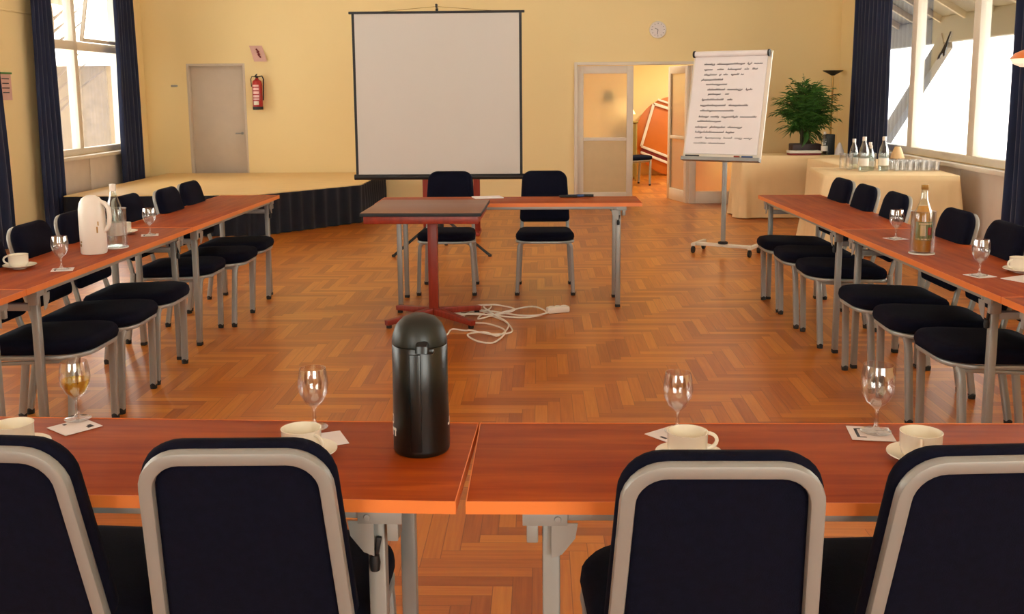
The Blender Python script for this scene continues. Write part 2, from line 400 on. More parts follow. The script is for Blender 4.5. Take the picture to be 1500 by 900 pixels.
# windows -----------------------------------------------------------
def side_window(name, x, y0, y1, z0, z1, mull, trans=None, into=1, top=3.0, frame='whiteframe', fw=.07, mw=.09):
    """into = +1 when the room lies towards +x"""
    d = thing(name, None, None, (x, y0, 0)); struct(d); W_ = y1 - y0; xo = -into * .10
    b = B()
    for y in (fw / 2, W_ - fw / 2): b.box((xo, y, (z0 + z1) / 2), (.196, fw, z1 - z0), bev=.004)
    for z in (z0 + fw / 2, z1 - fw / 2): b.box((xo, W_ / 2, z), (.09, W_ - 2 * fw, fw), bev=.004)
    b.done('window_frame', frame, d)
    b = B()
    for y in mull: b.box((xo, y - y0, (z0 + z1) / 2), (.10, mw, z1 - z0 - 2 * fw), bev=.006)
    b.done('mullion', frame, d)
    if trans:
        b = B(); ys = [y0 + fw] + [m_ for m_ in mull] + [y1 - fw]
        for a, c in zip(ys, ys[1:]): b.box((xo, (a + c) / 2 - y0, trans), (.10, c - a - mw * .5, .10), bev=.006)
        b.done('transom', frame, d)
    b = B(); b.box((xo, W_ / 2, (z0 + z1) / 2), (.006, W_ - 2 * fw, z1 - z0 - 2 * fw)); b.done('window_pane', 'pane', d)
    b = B(); b.box((into * .03, W_ / 2, z0 - .02), (.12, W_ + .06, .04), bev=.006); b.done('window_sill', frame, d)
    # white panel filling the wall below the glass, with upright seams
    b = B(); ys = [0] + [m_ - y0 for m_ in mull] + [W_]
    for a, c in zip(ys, ys[1:]): b.box((into * .012, (a + c) / 2, (z0 - .04) / 2), (.024, c - a - .014, z0 - .045), bev=.004)
    b.done('sill_panel', 'whitepanel', d)
    return d
w1 = side_window('window_1', XL, 10.86, 12.98, .82, 3.0, [11.64], 2.07, 1)
# the top-hung light tilted into the room
b = B(); R_ = Matrix.Rotation(radians(-14), 3, 'Y').inverted()
def sash(y0, y1, z0, h, ang):
    b = B(); ca, sa = sin(ang), cos(ang)
    P = lambda y, t: (.0 + ca * t, y, z0 + sa * t)
    b.sweep([P(y0, 0), P(y1, 0), P(y1, h), P(y0, h)], .05, .04, binorm=(cos(ang), 0, -sin(ang)), closed=True, rnd=.2)
    return b
sash(.84, 2.02, 2.14, .78, radians(10)).done('tilted_sash', 'whiteframe', w1)
side_window('window_2', XL, 5.8, 9.3, .83, 3.0, [7.55], 2.07, 1)
side_window('window_3', XL, 2.2, 5.2, .83, 3.0, [3.7], 2.07, 1)
side_window('window_4', XR, 8.1, 12.6, .81, 3.0, [9.47, 11.02], None, -1, mw=.14)
side_window('window_5', XR, 3.9, 7.2, .83, 3.0, [5.5], None, -1, mw=.14)
# bird sticker on the glass
pts = [(0, 0), (-.03, -.045), (-.085, -.10), (-.10, -.145), (-.06, -.13), (-.045, -.10), (-.01, -.075), (.0, -.115), (.02, -.105), (.025, -.06), (.05, -.01), (.075, .06), (.10, .115), (.11, .15), (.095, .15), (.06, .085), (.03, .035)]
b = B(); n = len(pts); b.add([(0, -x * 1.5, z * .9) for x, z in pts] + [(.002, -x * 1.5, z * .9) for x, z in pts], [tuple(range(n)), tuple(range(n, 2 * n))[::-1]] + [(k, (k + 1) % n, (k + 1) % n + n, k + n) for k in range(n)])
tag(b.done('bird_sticker', 'black', None, (XR + .092, 10.32, 1.92)), 'black bird silhouette sticker on the right-hand window glass', 'sticker')

# curtains ----------------------------------------------------------
def curtain(label, x, y0, y1, z0, z1, folds, amp=.05, spread=0, into=1, group='navy curtains at the windows'):
    """pleated hanging cloth with real thickness; spread widens the foot"""
    n = folds * 10; rows = 14; b = B(); vs = []
    rnd = random.Random(int(y0 * 100)); ph = [rnd.uniform(-.5, .5) for _ in range(folds + 2)]; ak = [rnd.uniform(.7, 1.25) for _ in range(folds + 2)]
    for side in (0, 1):
        for r in range(rows + 1):
            t = r / rows; z = z1 + (z0 - z1) * t
            for k in range(n + 1):
                u = k / n; f = u * folds; i = int(f)
                a = amp * ak[i] * (.65 + .35 * t)
                y = y0 + (y1 - y0) * u + spread * t * (u - .5) * 2 + .012 * sin(6 * t + f)
                vs.append((x + into * (.07 + amp + a * sin(2 * pi * f + ph[i] * .4) + side * .006), y, z))
    N = n + 1; S = (rows + 1) * N; fs = []
    for r in range(rows):
        for k in range(n):
            q = r * N + k
            fs.append((q, q + 1, q + 1 + N, q + N)); fs.append((S + q, S + q + N, S + q + 1 + N, S + q + 1))
    for r in range(rows):
        for k in (0, n): q = r * N + k; fs.append((q, q + N, q + N + S, q + S))
    for k in range(n):
        for r in (0, rows): q = r * N + k; fs.append((q, q + 1, q + 1 + S, q + S))
    b.add(vs, fs); return tag(b.done('curtain', 'curtain', sharp=80), label, 'curtain', group)
curtain('navy curtain left of the left-hand window, by the stage end', XL, 10.34, 10.78, .03, 3.1, 5, .04, .03)
curtain('navy curtain right of the left-hand window, beside the stage near the corner', XL, 12.38, 12.96, .03, 3.1, 6, .045, .04)
curtain('short-topped navy curtain at the left edge of the photo beside the pale notice', XL, 9.0, 9.64, .03, 2.16, 4, .04, .06)
curtain('wide navy curtain behind the buffet, left of the right-hand window', XR, 11.24, 12.58, .03, 3.1, 10, .04, 0, -1)
curtain('navy curtain at the right edge of the photo, right of the window panes', XR, 7.35, 8.34, .03, 3.1, 8, .05, 0, -1)

# outside -----------------------------------------------------------
b = B(); n = 24; vs = []; fs = []; rnd = random.Random(3)
for i in range(n + 1):
    for j in range(n + 1):
        x = 7.2 + i * .7; y = 4 + j * 1.4
        z = -.4 + max(0, i) * .40 * (1 + .02 * (j - 8)) + rnd.uniform(-.12, .12)
        vs.append((x, y, z))
for i in range(n):
    for j in range(n): q = i * (n + 1) + j; fs.append((q, q + 1, q + n + 2, q + n + 1))
b.add(vs, fs); struct(b.done('ground_snow_slope', 'snow'))
b = B(); b.box((-16, 10, -.45), (21, 60, .1)); struct(b.done('ground_outside', 'snow'))
b = B(); b.box((5.7, 10, -.45), (3.2, 40, .1)); struct(b.done('ground_terrace', 'snow'))
# terrace roof with rafters on the right side
th_ = thing('terrace_roof', 'grey terrace roof with pale rafters outside the right-hand window', 'roof', (XR + .2, 12.0, 0))
sl = -.60; x1 = 1.37; ztop = 3.26
b = B(); A = Vector((0, 0, ztop)); 
b.add([(0, -12, ztop), (x1, -12, ztop + sl * x1), (x1, 12, ztop + sl * x1), (0, 12, ztop), (0, -12, ztop + .08), (x1, -12, ztop + sl * x1 + .08), (x1, 12, ztop + sl * x1 + .08), (0, 12, ztop + .08)],
      [(0, 1, 2, 3), (4, 7, 6, 5), (0, 4, 5, 1), (3, 2, 6, 7), (0, 3, 7, 4), (1, 5, 6, 2)]); b.done('roof_boarding', 'soffit', th_)
for k in range(30):
    y = -11.5 + k * .8
    b = B(); b.sweep([(0, y, ztop - .04), (x1, y, ztop + sl * x1 - .04)], .06, .08, binorm=(sl * -1, 0, 1), rnd=.05); b.done('rafter', 'rafter', th_)
b = B(); b.box((x1 - .02, 0, 2.29), (.10, 24, .34), bev=.01); b.done('eave_beam', 'soffit', th_)
b = B(); b.box((x1 + .05, 0, 2.135), (.05, 24, .03), bev=.008); b.done('gutter', 'rafter', th_)
for (ya, yb) in ((1.95, 4.25), (-6.0, -3.7)):
    b = B(); b.sweep([(x1 - .02, ya, 2.15), (x1 - .02, yb, .70)], .24, .12, binorm=(1, 0, 0), rnd=.05); b.done('brace', 'soffit', th_)
    b = B(); b.box((x1 - .02, yb + .05, .15), (.16, .16, 1.15), bev=.01); b.done('post', 'soffit', th_)
le = thing('shading_overhang', 'pale roof overhang added above the left-hand window to cut sky light', 'roof', (XL - .21, 8, 2.92))  # overhang suggested by a tan beam, added to cut the sky light
b = B(); b.box((-.75, 0, .04), (1.5, 14, .06)); b.done('boarding', 'plank', le)
b = B(); b.box((-1.48, 0, -.03), (.06, 14, .16), bev=.006); b.done('fascia', 'rafter', le)
# left side: wooden shed and bare tree
sh = thing('wooden_shed', 'weathered wooden shed outside the left-hand window', 'shed', (-11.2, 22.5, -.4))
b = B(); b.box((0, 0, 1.25), (5.6, 4, 2.5)); b.done('wall', 'plank', sh)
b = B(); b.prism([(-2.6, 0), (2.6, 0), (0, .9)], -3.2, 3.2)
rv = [(x, z, y + 2.5) for x, y, z in b.v]; b.v = rv; b.done('roof', 'snow', sh)
tr = thing('bare_tree', 'bare tree with forked branches outside the left-hand window', 'tree', (-8.6, 17.6, -.4))
b = B(); b.sweep([(0, 0, 0), (.05, 0, 1.2), (-.05, .1, 2.2), (.1, 0, 3.2), (.0, 0, 5)], .26, .26, rnd=1, taper=[1.2, 1, .8, .55, .2]); b.done('trunk', 'bark', tr)
rnd = random.Random(8)
b = B()
for k in range(14):
    z = 1.5 + k * .2; a = rnd.uniform(0, 6.28); L = rnd.uniform(.6, 1.2)
    b.sweep([(0, 0, z), (cos(a) * L * .4, sin(a) * L * .4, z + .25), (cos(a) * L, sin(a) * L, z + .7)], .07, .07, rnd=1, n=6, taper=[1, .6, .15])
b.done('branches', 'bark', tr)

# ------------------------------------------------------------------ stage
st = thing('stage', 'low stage with a pale wooden deck and dark pleated skirt along the back wall', 'stage', (-4, 12, 0))
dk = [(-5.05, 10.46), (-3.0, 10.56), (-2.10, 11.66), (-2.09, 13.48), (-5.05, 13.48)]
loc = [(x + 4, y - 12) for x, y in dk]
b = B(); b.prism(loc, .425, .45); b.done('deck', 'deck', st)
b = B(); path = [Vector((x, y, 0)) for x, y in loc[:4]]; vs = []; acc = 0; cols = []
for a, c in zip(path, path[1:]):
    L = (c - a).length; nrm = Vector(((c - a).y, -(c - a).x, 0)).normalized(); nn = int(L / .018)
    for k in range(nn):
        p = a.lerp(c, k / nn); cols.append((p, nrm, acc + L * k / nn))
    acc += L
for side in (0, 1):
    for z in (.44, .25, 0.004):
        for p, nrm, s_ in cols:
            a = (.006 if z > .4 else .02) * sin(s_ * 2 * pi / .16 + 1.3 * sin(s_ * 3)); q = p + nrm * (.012 + a - side * .005); vs.append((q.x, q.y, z))
N = len(cols); fs = []
for side in (0, 1):
    for r in range(2):
        for k in range(N - 1): q = side * 3 * N + r * N + k; fs.append((q, q + 1, q + 1 + N, q + N))
for k in range(N - 1):
    fs.append((k, k + 1, k + 1 + 3 * N, k + 3 * N)); q = 2 * N + k; fs.append((q, q + 1, q + 1 + 3 * N, q + 3 * N))
b.add(vs, fs); b.done('skirt', 'skirt', st, sharp=80)
b = B()
for x, y in ((-1.1, -1.3), (.9, -1.3), (1.75, 0), (1.75, 1.2), (-1.1, 1.2), (.3, .9)): b.box((x, y, .21), (.08, .08, .42))
b.done('frame', 'black', st)

# ------------------------------------------------------------------ chairs
def back_y(z): return -.185 - (z - .42) * (.115 / .46)
def make_chair():
    t = thing('banquet_chair', 'x', 'chair')
    # seat: D-shaped cushion
    poly = [(x, y + .045) for x, y in rrect(.436, .47, .13, .05, 7, wb=.40)]
    R = []
    for ins, z in ((.03, .415), (.006, .421), (0, .440), (.003, .460), (.015, .474), (.045, .482), (.12, .486)):
        R.append([(x, y, z - max(0, .28 - y) * .03) for x, y in scale_poly(poly, ins)])
    b = B(); b.rings(R); b.done('seat', 'navy', t, sharp=60)
    # tubular seat frame under the cushion
    fr = [(x, y + .04, .408 - max(0, .28 - y) * .03) for x, y in scale_poly(rrect(.428, .45, .12, .04, 6, wb=.39), .008)]
    b = B(); b.sweep(fr, .022, .02, binorm=(0, 0, 1), closed=True, rnd=.6); b.done('seat_frame', 'silver', t)
    # back cushion
    W1, Wb, H0, H1 = .352, .385, .50, .888
    out = []
    for k, (x, v) in enumerate(rrect(W1, H1 - H0, .075, .03, 7, wb=Wb)):
        out.append((x, (H0 + H1) / 2 + v))
    nrm = Vector((0, .46, .115)).normalized()
    R = []
    for ins, off in ((.03, -.006), (.012, -.004), (.001, .006), (0, .018), (.006, .032), (.02, .040), (.06, .046)):
        R.append([Vector((x, back_y(z), z)) + nrm * off for x, z in scale_poly(out, ins)])
    b = B(); b.rings(R); b.done('backrest', 'navy', t, sharp=60)
    # inverted U back frame behind the cushion
    hw_t, hw_b, ztop, r = .160, .180, .872, .066
    P = [(-hw_b, .42)]
    P += [(-(hw_b + (hw_t - hw_b) * q), .42 + (ztop - r - .42) * q) for q in (.35, .7)]
    for k in range(8): a = pi - k / 7 * pi / 2; P.append((-(hw_t - r) + r * cos(a), ztop - r + r * sin(a)))
    P += [(-x, z) for x, z in P[::-1]]
    b = B(); b.sweep([Vector((x, back_y(z), z)) - nrm * .012 for x, z in P], .027, .022, binorm=nrm, rnd=.55); b.done('back_frame', 'silver2', t)
    for s_ in (-1, 1):
        b = B(); b.sweep([(s_ * .180, -.197, .43), (s_ * .188, -.207, .25), (s_ * .200, -.245, .02)], .028, .032, binorm=(0, 1, 0), rnd=.55)
        lg = b.done('leg', 'silver', t)
        b = B(); b.lathe([(0, 0), (.017, 0), (.019, .022), (.014, .03)], 12, (s_ * .200, -.245, 0)); b.done('foot_cap', 'rubber', lg)
        b = B(); b.sweep([(s_ * .150, .215, .404), (s_ * .175, .213, .398), (s_ * .190, .211, .375), (s_ * .195, .208, .33), (s_ * .208, .195, .02)], .028, .034, binorm=(0, 1, 0), rnd=.55)
        lg = b.done('leg', 'silver', t)
        b = B(); b.lathe([(0, 0), (.017, 0), (.019, .022), (.014, .03)], 12, (s_ * .208, .195, 0)); b.done('foot_cap', 'rubber', lg)
        # side rail joining front leg and back frame
    for s_ in (-1, 1):
        b = B(); b.sweep([(s_ * .186, .20, .385), (s_ * .186, -.19, .365)], .016, .014, binorm=(1, 0, 0), rnd=.5); b.done('side_rail', 'silver', t)
    return t
chair0 = make_chair(); first = [True]
def place_chair(x, y, rz, label, group):
    c = chair0 if first[0] else copy_tree(chair0); first[0] = False
    c.location = (x, y, 0); c.rotation_euler = (0, 0, rz); tag(c, label, 'chair', group); return c
G = 'banquet chairs at the right-hand table row'
FP = .20
RL = ['farthest navy chair on the right-hand table row, nearest the flip chart', 'second chair from the flip chart on the right-hand table row', 'third chair from the flip chart on the right-hand table row, behind the small far goblet',
      'navy chair with its backrest just right of the juice bottle cooler', 'navy chair by the right-hand curtain, its backrest behind the nearer goblet on the right row', 'nearest navy chair of the right-hand row, only its seat and legs in the photo']
for (yc, xf, a), lb in zip([(6.96, 1.605, 1.5), (6.48, 1.612, 0), (5.98, 1.63, -1), (5.10, 1.635, 1), (4.60, 1.650, -1), (4.12, 1.672, 2)], RL):
    place_chair(xf + FP, yc, pi / 2 + radians(a), lb, G)
G = 'banquet chairs at the left-hand table row'
LL = ['farthest chair on the left-hand table row, in front of the stage', 'second chair from the stage on the left-hand table row', 'third chair from the stage on the left-hand table row, behind the farther goblet',
      'navy chair half hidden behind the white vacuum flask on the left row', 'navy chair behind the nearer goblet on the left row, by the dark curtain', 'nearest navy chair of the left-hand row, only its seat and legs in the photo']
for (yc, xf, a), lb in zip([(7.02, -2.005, 0), (6.545, -1.99, 0), (6.10, -2.07, 0), (5.235, -2.0, 0), (4.75, -1.99, 1), (4.27, -1.99, -1)], LL):
    place_chair(xf - FP, yc, -pi / 2 + radians(a), lb, G)
G = 'banquet chairs behind the far table'
place_chair(-.703, 7.54, pi, 'navy banquet chair behind the far table, left one under the projection screen', G)
place_chair(.031, 7.54, pi, 'navy banquet chair behind the far table, right one, standing by itself', G)
G = 'banquet chairs in the foreground'
place_chair(-.990, 1.985, radians(-4), 'foreground chair cut by the left edge of the photo, silver frame around navy back', G)
place_chair(-.546, 1.970, radians(1.5), 'foreground chair with full navy back left of the black vacuum flask', G)
place_chair(.302, 1.915, radians(.5), 'foreground chair with full navy back in front of the middle right cup', G)
place_chair(.752, 1.945, radians(4), 'foreground chair cut by the right edge of the photo, silver frame around navy back', G)

# ------------------------------------------------------------------ tables
TD, TH = .454, .74
def make_table(L, label, group, lever=True):
    t = thing('folding_table', label, 'table', group=group)
    b = B(); b.box((0, 0, TH - .0125), (L - .003, TD - .004, .023), bev=.002); b.done('tabletop', 'table', t)
    b = B()
    for s_ in (-1, 1):
        b.box((0, s_ * (TD / 2 - .001), TH - .0125), (L, .002, .025)); b.box((s_ * (L / 2 - .001), 0, TH - .0125), (.002, TD - .004, .025))
    b.done('edge_band', 'edge', t)
    lx, ly = L / 2 - .16, TD / 2 - .055
    for s_ in (-1, 1):
        b = B(); b.box((0, s_ * (ly + .022), TH - .036), (2 * lx + .10, .022, .022), bev=.003); b.done('rail', 'silver2', t)
        b = B(); b.box((s_ * lx, 0, TH - .105), (.03, 2 * ly - .03, .03), bev=.003); b.done('stretcher', 'silver', t)
        for q in (-1, 1):
            b = B(); b.box((s_ * lx, q * ly, (TH - .047 + .02) / 2), (.034, .030, TH - .067), bev=.004); lg = b.done('leg', 'silver2', t)
            b = B(); b.box((s_ * lx, q * ly, .010), (.036, .032, .020), bev=.004); b.done('foot_cap', 'rubber', lg)
            b = B(); yb = q * (ly + .0365)
            # folding bracket: plate on the rail, rounded gusset and rivet
            b.box((s_ * (lx + .012), yb, TH - .040), (.085, .004, .030), bev=.001)
            g = [(0, 0), (-.05, 0), (-.045, -.03), (-.02, -.062), (0, -.07)]
            n = len(g); b.add([(s_ * (lx + gx), yb - .0015, TH - .05 + gz) for gx, gz in g] + [(s_ * (lx + gx), yb + .0015, TH - .05 + gz) for gx, gz in g],
                  [tuple(range(n)), tuple(range(n, 2 * n))[::-1]] + [(k, (k + 1) % n, (k + 1) % n + n, k + n) for k in range(n)])
            b.lathe([(0, 0), (.007, 0), (.006, .003), (0, .004)], 12, (s_ * (lx - .012), yb + q * .002, TH - .042), Matrix.Rotation(-q * pi / 2, 3, 'X'))
            b.box((s_ * (lx + .036), q * (ly + .015), TH - .066), (.022, .045, .048), bev=.003)
            b.done('bracket', 'silver2', t)
    if lever:
        b = B(); b.box((lx + .004, -ly - .022, TH - .105), (.010, .010, .035), rot=Matrix.Rotation(.2, 3, 'Y'), bev=.002); lv = b.done('lever', 'black', t)
        b = B(); b.lathe([(0, 0), (.009, .003), (.011, .02), (.009, .034), (0, .04)], 12, (lx - .002, -ly - .024, TH - .158)); b.done('knob', 'black', lv)
    return t
LT = 1.846
def row_pt(ox, oy, a, dx, dy): return ox + cos(a) * dx - sin(a) * dy, oy + sin(a) * dx + cos(a) * dy
t0 = make_table(LT, 'cherry folding table of the left-hand row, the far one by the stage', 'long tables of the U-shaped layout')
def put_table(t, ox, oy, a, dx, dy, rz, label):
    x, y = row_pt(ox, oy, a, dx, dy); t.location = (x, y, 0); t.rotation_euler = (0, 0, rz + a); t['label'] = label; return t
al, ar = -.014, .026
put_table(t0, -1.98, 7.538, al, -TD / 2, -LT / 2, pi / 2, 'cherry folding table of the left-hand row, the far one by the stage')
put_table(copy_tree(t0), -1.98, 7.538, al, -TD / 2, -LT * 1.5 - .004, pi / 2, 'cherry folding table of the left-hand row carrying the white vacuum flask')
put_table(copy_tree(t0), 1.587, 7.351, ar, TD / 2, -LT / 2, -pi / 2, 'cherry folding table of the right-hand row, far one near the flip chart')
put_table(copy_tree(t0), 1.587, 7.351, ar, TD / 2, -LT * 1.5 - .004, -pi / 2, 'cherry folding table of the right-hand row carrying the juice bottle cooler')
f = copy_tree(t0); f.location = (-1.149 + LT / 2, 6.874 + TD / 2, 0); f.rotation_euler = (0, 0, .002); f['label'] = 'cherry folding table facing the camera below the projection screen'
f = copy_tree(t0); f.location = (-.142 + LT / 2, 1.776 + TD / 2, 0); f.rotation_euler = (0, 0, 0); f['label'] = 'foreground cherry table right of the seam, carrying two cups and two goblets'
x, y = row_pt(-.1605, 1.776, -.035, -LT / 2, TD / 2)
f = copy_tree(t0); f.location = (x, y, 0); f.rotation_euler = (0, 0, -.035); f['label'] = 'foreground cherry table left of the seam, carrying the black vacuum flask'
ts = make_table(1.2, 'x', 'short tables closing the U-shaped layout', False)
put_table(ts, -1.98, 7.538, al, -TD / 2, -LT * 2 - .6 - .008, pi / 2, 'short cherry table at the left edge, joining the left-hand row to the foreground')
put_table(copy_tree(ts), 1.587, 7.351, ar, TD / 2, -LT * 2 - .6 - .008, -pi / 2, 'short cherry table at the right edge, joining the right-hand row to the foreground')

# ------------------------------------------------------------------ projector table (red wood pedestal)
p = thing('pedestal_table', 'small table with a grey-brown top on a red wooden column and cross feet', 'table', (-.722, 6.40, 0), -.02)
b = B(); b.box((0, 0, .768), (.735, .76, .022), bev=.003); b.done('tabletop', 'lecterntop', p)
b = B(); b.sweep([(-.3675, -.38, .766), (.3675, -.38, .766), (.3675, .38, .766), (-.3675, .38, .766)], .006, .02, binorm=(0, 0, 1), closed=True, rnd=.3); b.done('edge_band', 'black', p)
b = B()
for s_ in (-1, 1): b.box((0, s_ * .355, .733), (.70, .022, .048), bev=.003); b.box((s_ * .34, 0, .733), (.022, .69, .048), bev=.003)
b.done('apron', 'redwood', p)
b = B(); b.box((0.01, 0.12, .39), (.062, .062, .70), bev=.005); b.done('column', 'redwood', p)
for dx, dy in ((-1, -1), (1, -1), (-1, 1), (1, 1)):
    b = B(); b.sweep([(.01 + dx * .02, .12 + dy * .02, .065), (.01 + dx * .28, .12 + dy * .24, .035)], .05, .04, binorm=(0, 0, 1), rnd=.2, taper=[1.1, .8]); lg = b.done('foot', 'redwood', p)
    b = B(); b.lathe([(0, 0), (.018, 0), (.018, .02), (0, .022)], 12, (.01 + dx * .265, .12 + dy * .228, 0)); b.done('foot_pad', 'rubber', lg)

# ------------------------------------------------------------------ tripod projection screen
SY = 9.30
s = thing('projection_screen', 'large portable projection screen with black edges on a tripod', 'projection screen', (-.94, SY, 0))
b = B(); b.box((0, 0, 1.478), (1.50, .004, 1.47)); b.done('screen_fabric', 'screen', s)
for s_ in (-1, 1): b = B(); b.box((s_ * .762, 0, 1.478), (.024, .0045, 1.47)); b.done('black_border', 'black', s)
b = B(); b.box((0, 0, 2.222), (1.60, .022, .022), bev=.004); b.done('top_bar', 'black', s)
b = B(); b.tube([(-.79, 0, .727), (.86, 0, .727)], .026, 12); b.done('roller_case', 'black', s)
b = B(); b.tube([(-.50, 0, 2.232), (-.02, .02, 2.272), (.02, .02, 2.272), (.50, 0, 2.232)], .0025, 6); b.done('hanging_wire', 'brass', s)
b = B(); b.tube([(0, .06, .25), (0, .06, 2.26)], .013, 10); b.done('pole', 'black', s)
b = B(); b.box((0, .035, 2.28), (.018, .06, .035), bev=.004); b.done('hook', 'black', s)
b = B(); b.lathe([(0, .22), (.028, .22), (.028, .36), (0, .36)], 14, (0, .06, 0)); b.done('collar', 'black', s)
for dx, dy in ((-.42, -.17), (.47, -.16), (0, .55)):
    b = B(); b.sweep([(dx * .05, .06 + dy * .05, .34), (dx, dy, .012)], .024, .012, binorm=(dy, -dx, 0), rnd=.4); lg = b.done('leg', 'black', s)
    b = B(); b.lathe([(0, 0), (.016, 0), (.018, .02), (0, .03)], 10, (dx, dy, 0)); b.done('foot_cap', 'rubber', lg)
# wooden stand behind the screen
e = thing('wooden_easel', 'red-brown wooden stand with two posts behind the projection screen', 'easel', (-.95, 10.65, 0))
b = B()
for s_ in (-1, 1):
    b = B(); b.box((s_ * .27, 0, .62), (.07, .05, 1.20), bev=.006); b.box((s_ * .27, 0, .02), (.07, .40, .04), bev=.006); b.done('post', 'redwood', e)
b = B(); b.box((0, 0, 1.17), (.47, .04, .08), bev=.005); b.box((0, 0, .90), (.47, .03, .40), bev=.005); b.done('board', 'redwood', e)

# ------------------------------------------------------------------ flip chart
fc = thing('flip_chart', 'white flip chart on castors covered in handwriting by the double door', 'flip chart', (1.68, 9.22, 0), radians(-30))
BW, BH, lean = .73, 1.0, radians(15)
def bp(u, v, o=0):     # u across, v up the leaning board, o out towards the reader
    return Vector((u, -.11 - o * cos(lean) + v * sin(lean) , .885 + v * cos(lean) + o * sin(lean)))
def slab(u0, u1, v0, v1, o0, o1):
    c = [bp(u, v, o) for o in (o0, o1) for v in (v0, v1) for u in (u0, u1)]
    b = B(); b.add(c, [(0, 2, 3, 1), (4, 5, 7, 6), (0, 1, 5, 4), (2, 6, 7, 3), (0, 4, 6, 2), (1, 3, 7, 5)]); return b
slab(-BW / 2, BW / 2, 0, BH, -.02, 0).done('board', 'whiteframe', fc)
pad = slab(-BW / 2 + .018, BW / 2 - .035, .045, BH - .02, .001, .014).done('paper_pad', 'paper', fc)
slab(-BW / 2, BW / 2, -.02, .012, -.02, .05).done('pen_tray', 'silver2', fc)
b = B(); b.tube([bp(-BW / 2 + .02, BH - .03, .03), bp(BW / 2 - .03, BH - .03, .03)], .026, 12); b.done('clamp_bar', 'paper', fc)
b = B()
for u in (-BW / 2 + .01, BW / 2 - .02): b.tube([bp(u - .008, BH - .03, .03), bp(u + .008, BH - .03, .03)], .031, 12)
b.done('clamp_end', 'black', fc)
for (u0, u1, m_, nm) in ((-.33, -.20, 'black', 'marker_pen'), (.13, .18, 'redwood', 'marker_pen'), (.20, .30, 'blue', 'marker_pen')):
    b = B(); b.tube([bp(u0, .012 + .009, .03), bp(u1, .012 + .009, .03)], .008, 8)
    o = b.done('marker_pen', m_); o.location = fc.location; o.rotation_euler = fc.rotation_euler
    tag(o, {'black': 'long black marker pen at the left end of the flip chart tray', 'redwood': 'short dark red marker pen on the flip chart tray', 'blue': 'blue marker pen at the right end of the flip chart tray'}[m_], 'pen', 'pens on the flip chart tray')
LINES = [(178, [(190, 270), (285, 485), (500, 535), (548, 610)]), (218, [(190, 255), (285, 335), (360, 460), (480, 515), (535, 575)]),
 (257, [(190, 285), (300, 318), (330, 365), (385, 445), (455, 480)]), (295, [(170, 330)]), (330, [(205, 360)]), (370, [(215, 345), (360, 470), (490, 540)]),
 (403, [(220, 315), (345, 375)]), (445, [(175, 335), (360, 400)]), (488, [(165, 350), (370, 510)]), (528, [(165, 410)]), (573, [(155, 230), (242, 305), (320, 440), (452, 570)]),
 (607, [(145, 320)]), (650, [(130, 220), (235, 350), (365, 470)]), (688, [(130, 340), (352, 415)]), (730, [(130, 185), (205, 320), (335, 400), (415, 470), (480, 540)]), (770, [(120, 215), (228, 350)])]
rnd = random.Random(11); PW = BW - .053
for ln, (yy, words) in enumerate(LINES):
    b = B(); v = BH - .02 - (yy - 92) / 745 * (BH - .075)
    lf = 125 + (60 - 125) * (yy - 130) / 670
    thin = .6 if yy > 700 else 1
    for (a, c) in words:
        u0 = -BW / 2 + .018 + (a - lf) / 515 * PW; u1 = -BW / 2 + .018 + (c - lf) / 515 * PW
        u1 = min(u1, BW / 2 - .05); nl = max(2, int((u1 - u0) / .013)); pts = []
        for k in range(nl):
            tall = rnd.random(); h = .017 if tall > .78 else (.009 + rnd.random() * .003); dn = -.008 if tall < .12 else 0
            x0 = u0 + (u1 - u0) * k / nl; st_ = (u1 - u0) / nl
            for q in range(6):
                w_ = q / 6; pts.append(bp(x0 + st_ * (w_ + .25 * sin(2 * pi * w_)), v + dn + (h - dn) * (.5 - .5 * cos(2 * pi * w_)), .0155))
        b.sweep(pts, .0046 * thin, .0012, binorm=(0, -1, 0), rnd=.3)
    b.done('handwriting_line', 'ink', fc)
b = B(); b.tube([(0, 0, .09), (0, 0, .86)], .022, 14); b.tube([(0, 0, .8), (0, .03, 1.15)], .014, 12); b.done('pole', 'silver2', fc)
b = B(); b.lathe([(0, .10), (.045, .10), (.045, .118), (.026, .125), (0, .125)], 18); b.done('collar', 'black', fc)
b = B(); b.sweep([(-.27, 0, .085), (.27, 0, .085)], .045, .03, binorm=(0, 0, 1), rnd=.3)
b.sweep([(-.27, -.06, .082), (-.27, .24, .082)], .038, .028, binorm=(0, 0, 1), rnd=.3); b.sweep([(.27, -.06, .082), (.27, .24, .082)], .038, .028, binorm=(0, 0, 1), rnd=.3)
b.done('base_frame', 'whiteframe', fc)
for dx, dy in ((-.27, -.05), (.27, -.05), (-.27, .22), (.27, .22)):
    b = B(); b.lathe([(0, -.012), (.03, -.012), (.033, -.006), (.033, .006), (.03, .012), (0, .012)], 18, (dx, dy, .033), Matrix.Rotation(pi / 2, 3, 'Y'))
    b.box((dx, dy + .012, .06), (.012, .012, .03)); b.done('castor', 'black', fc)

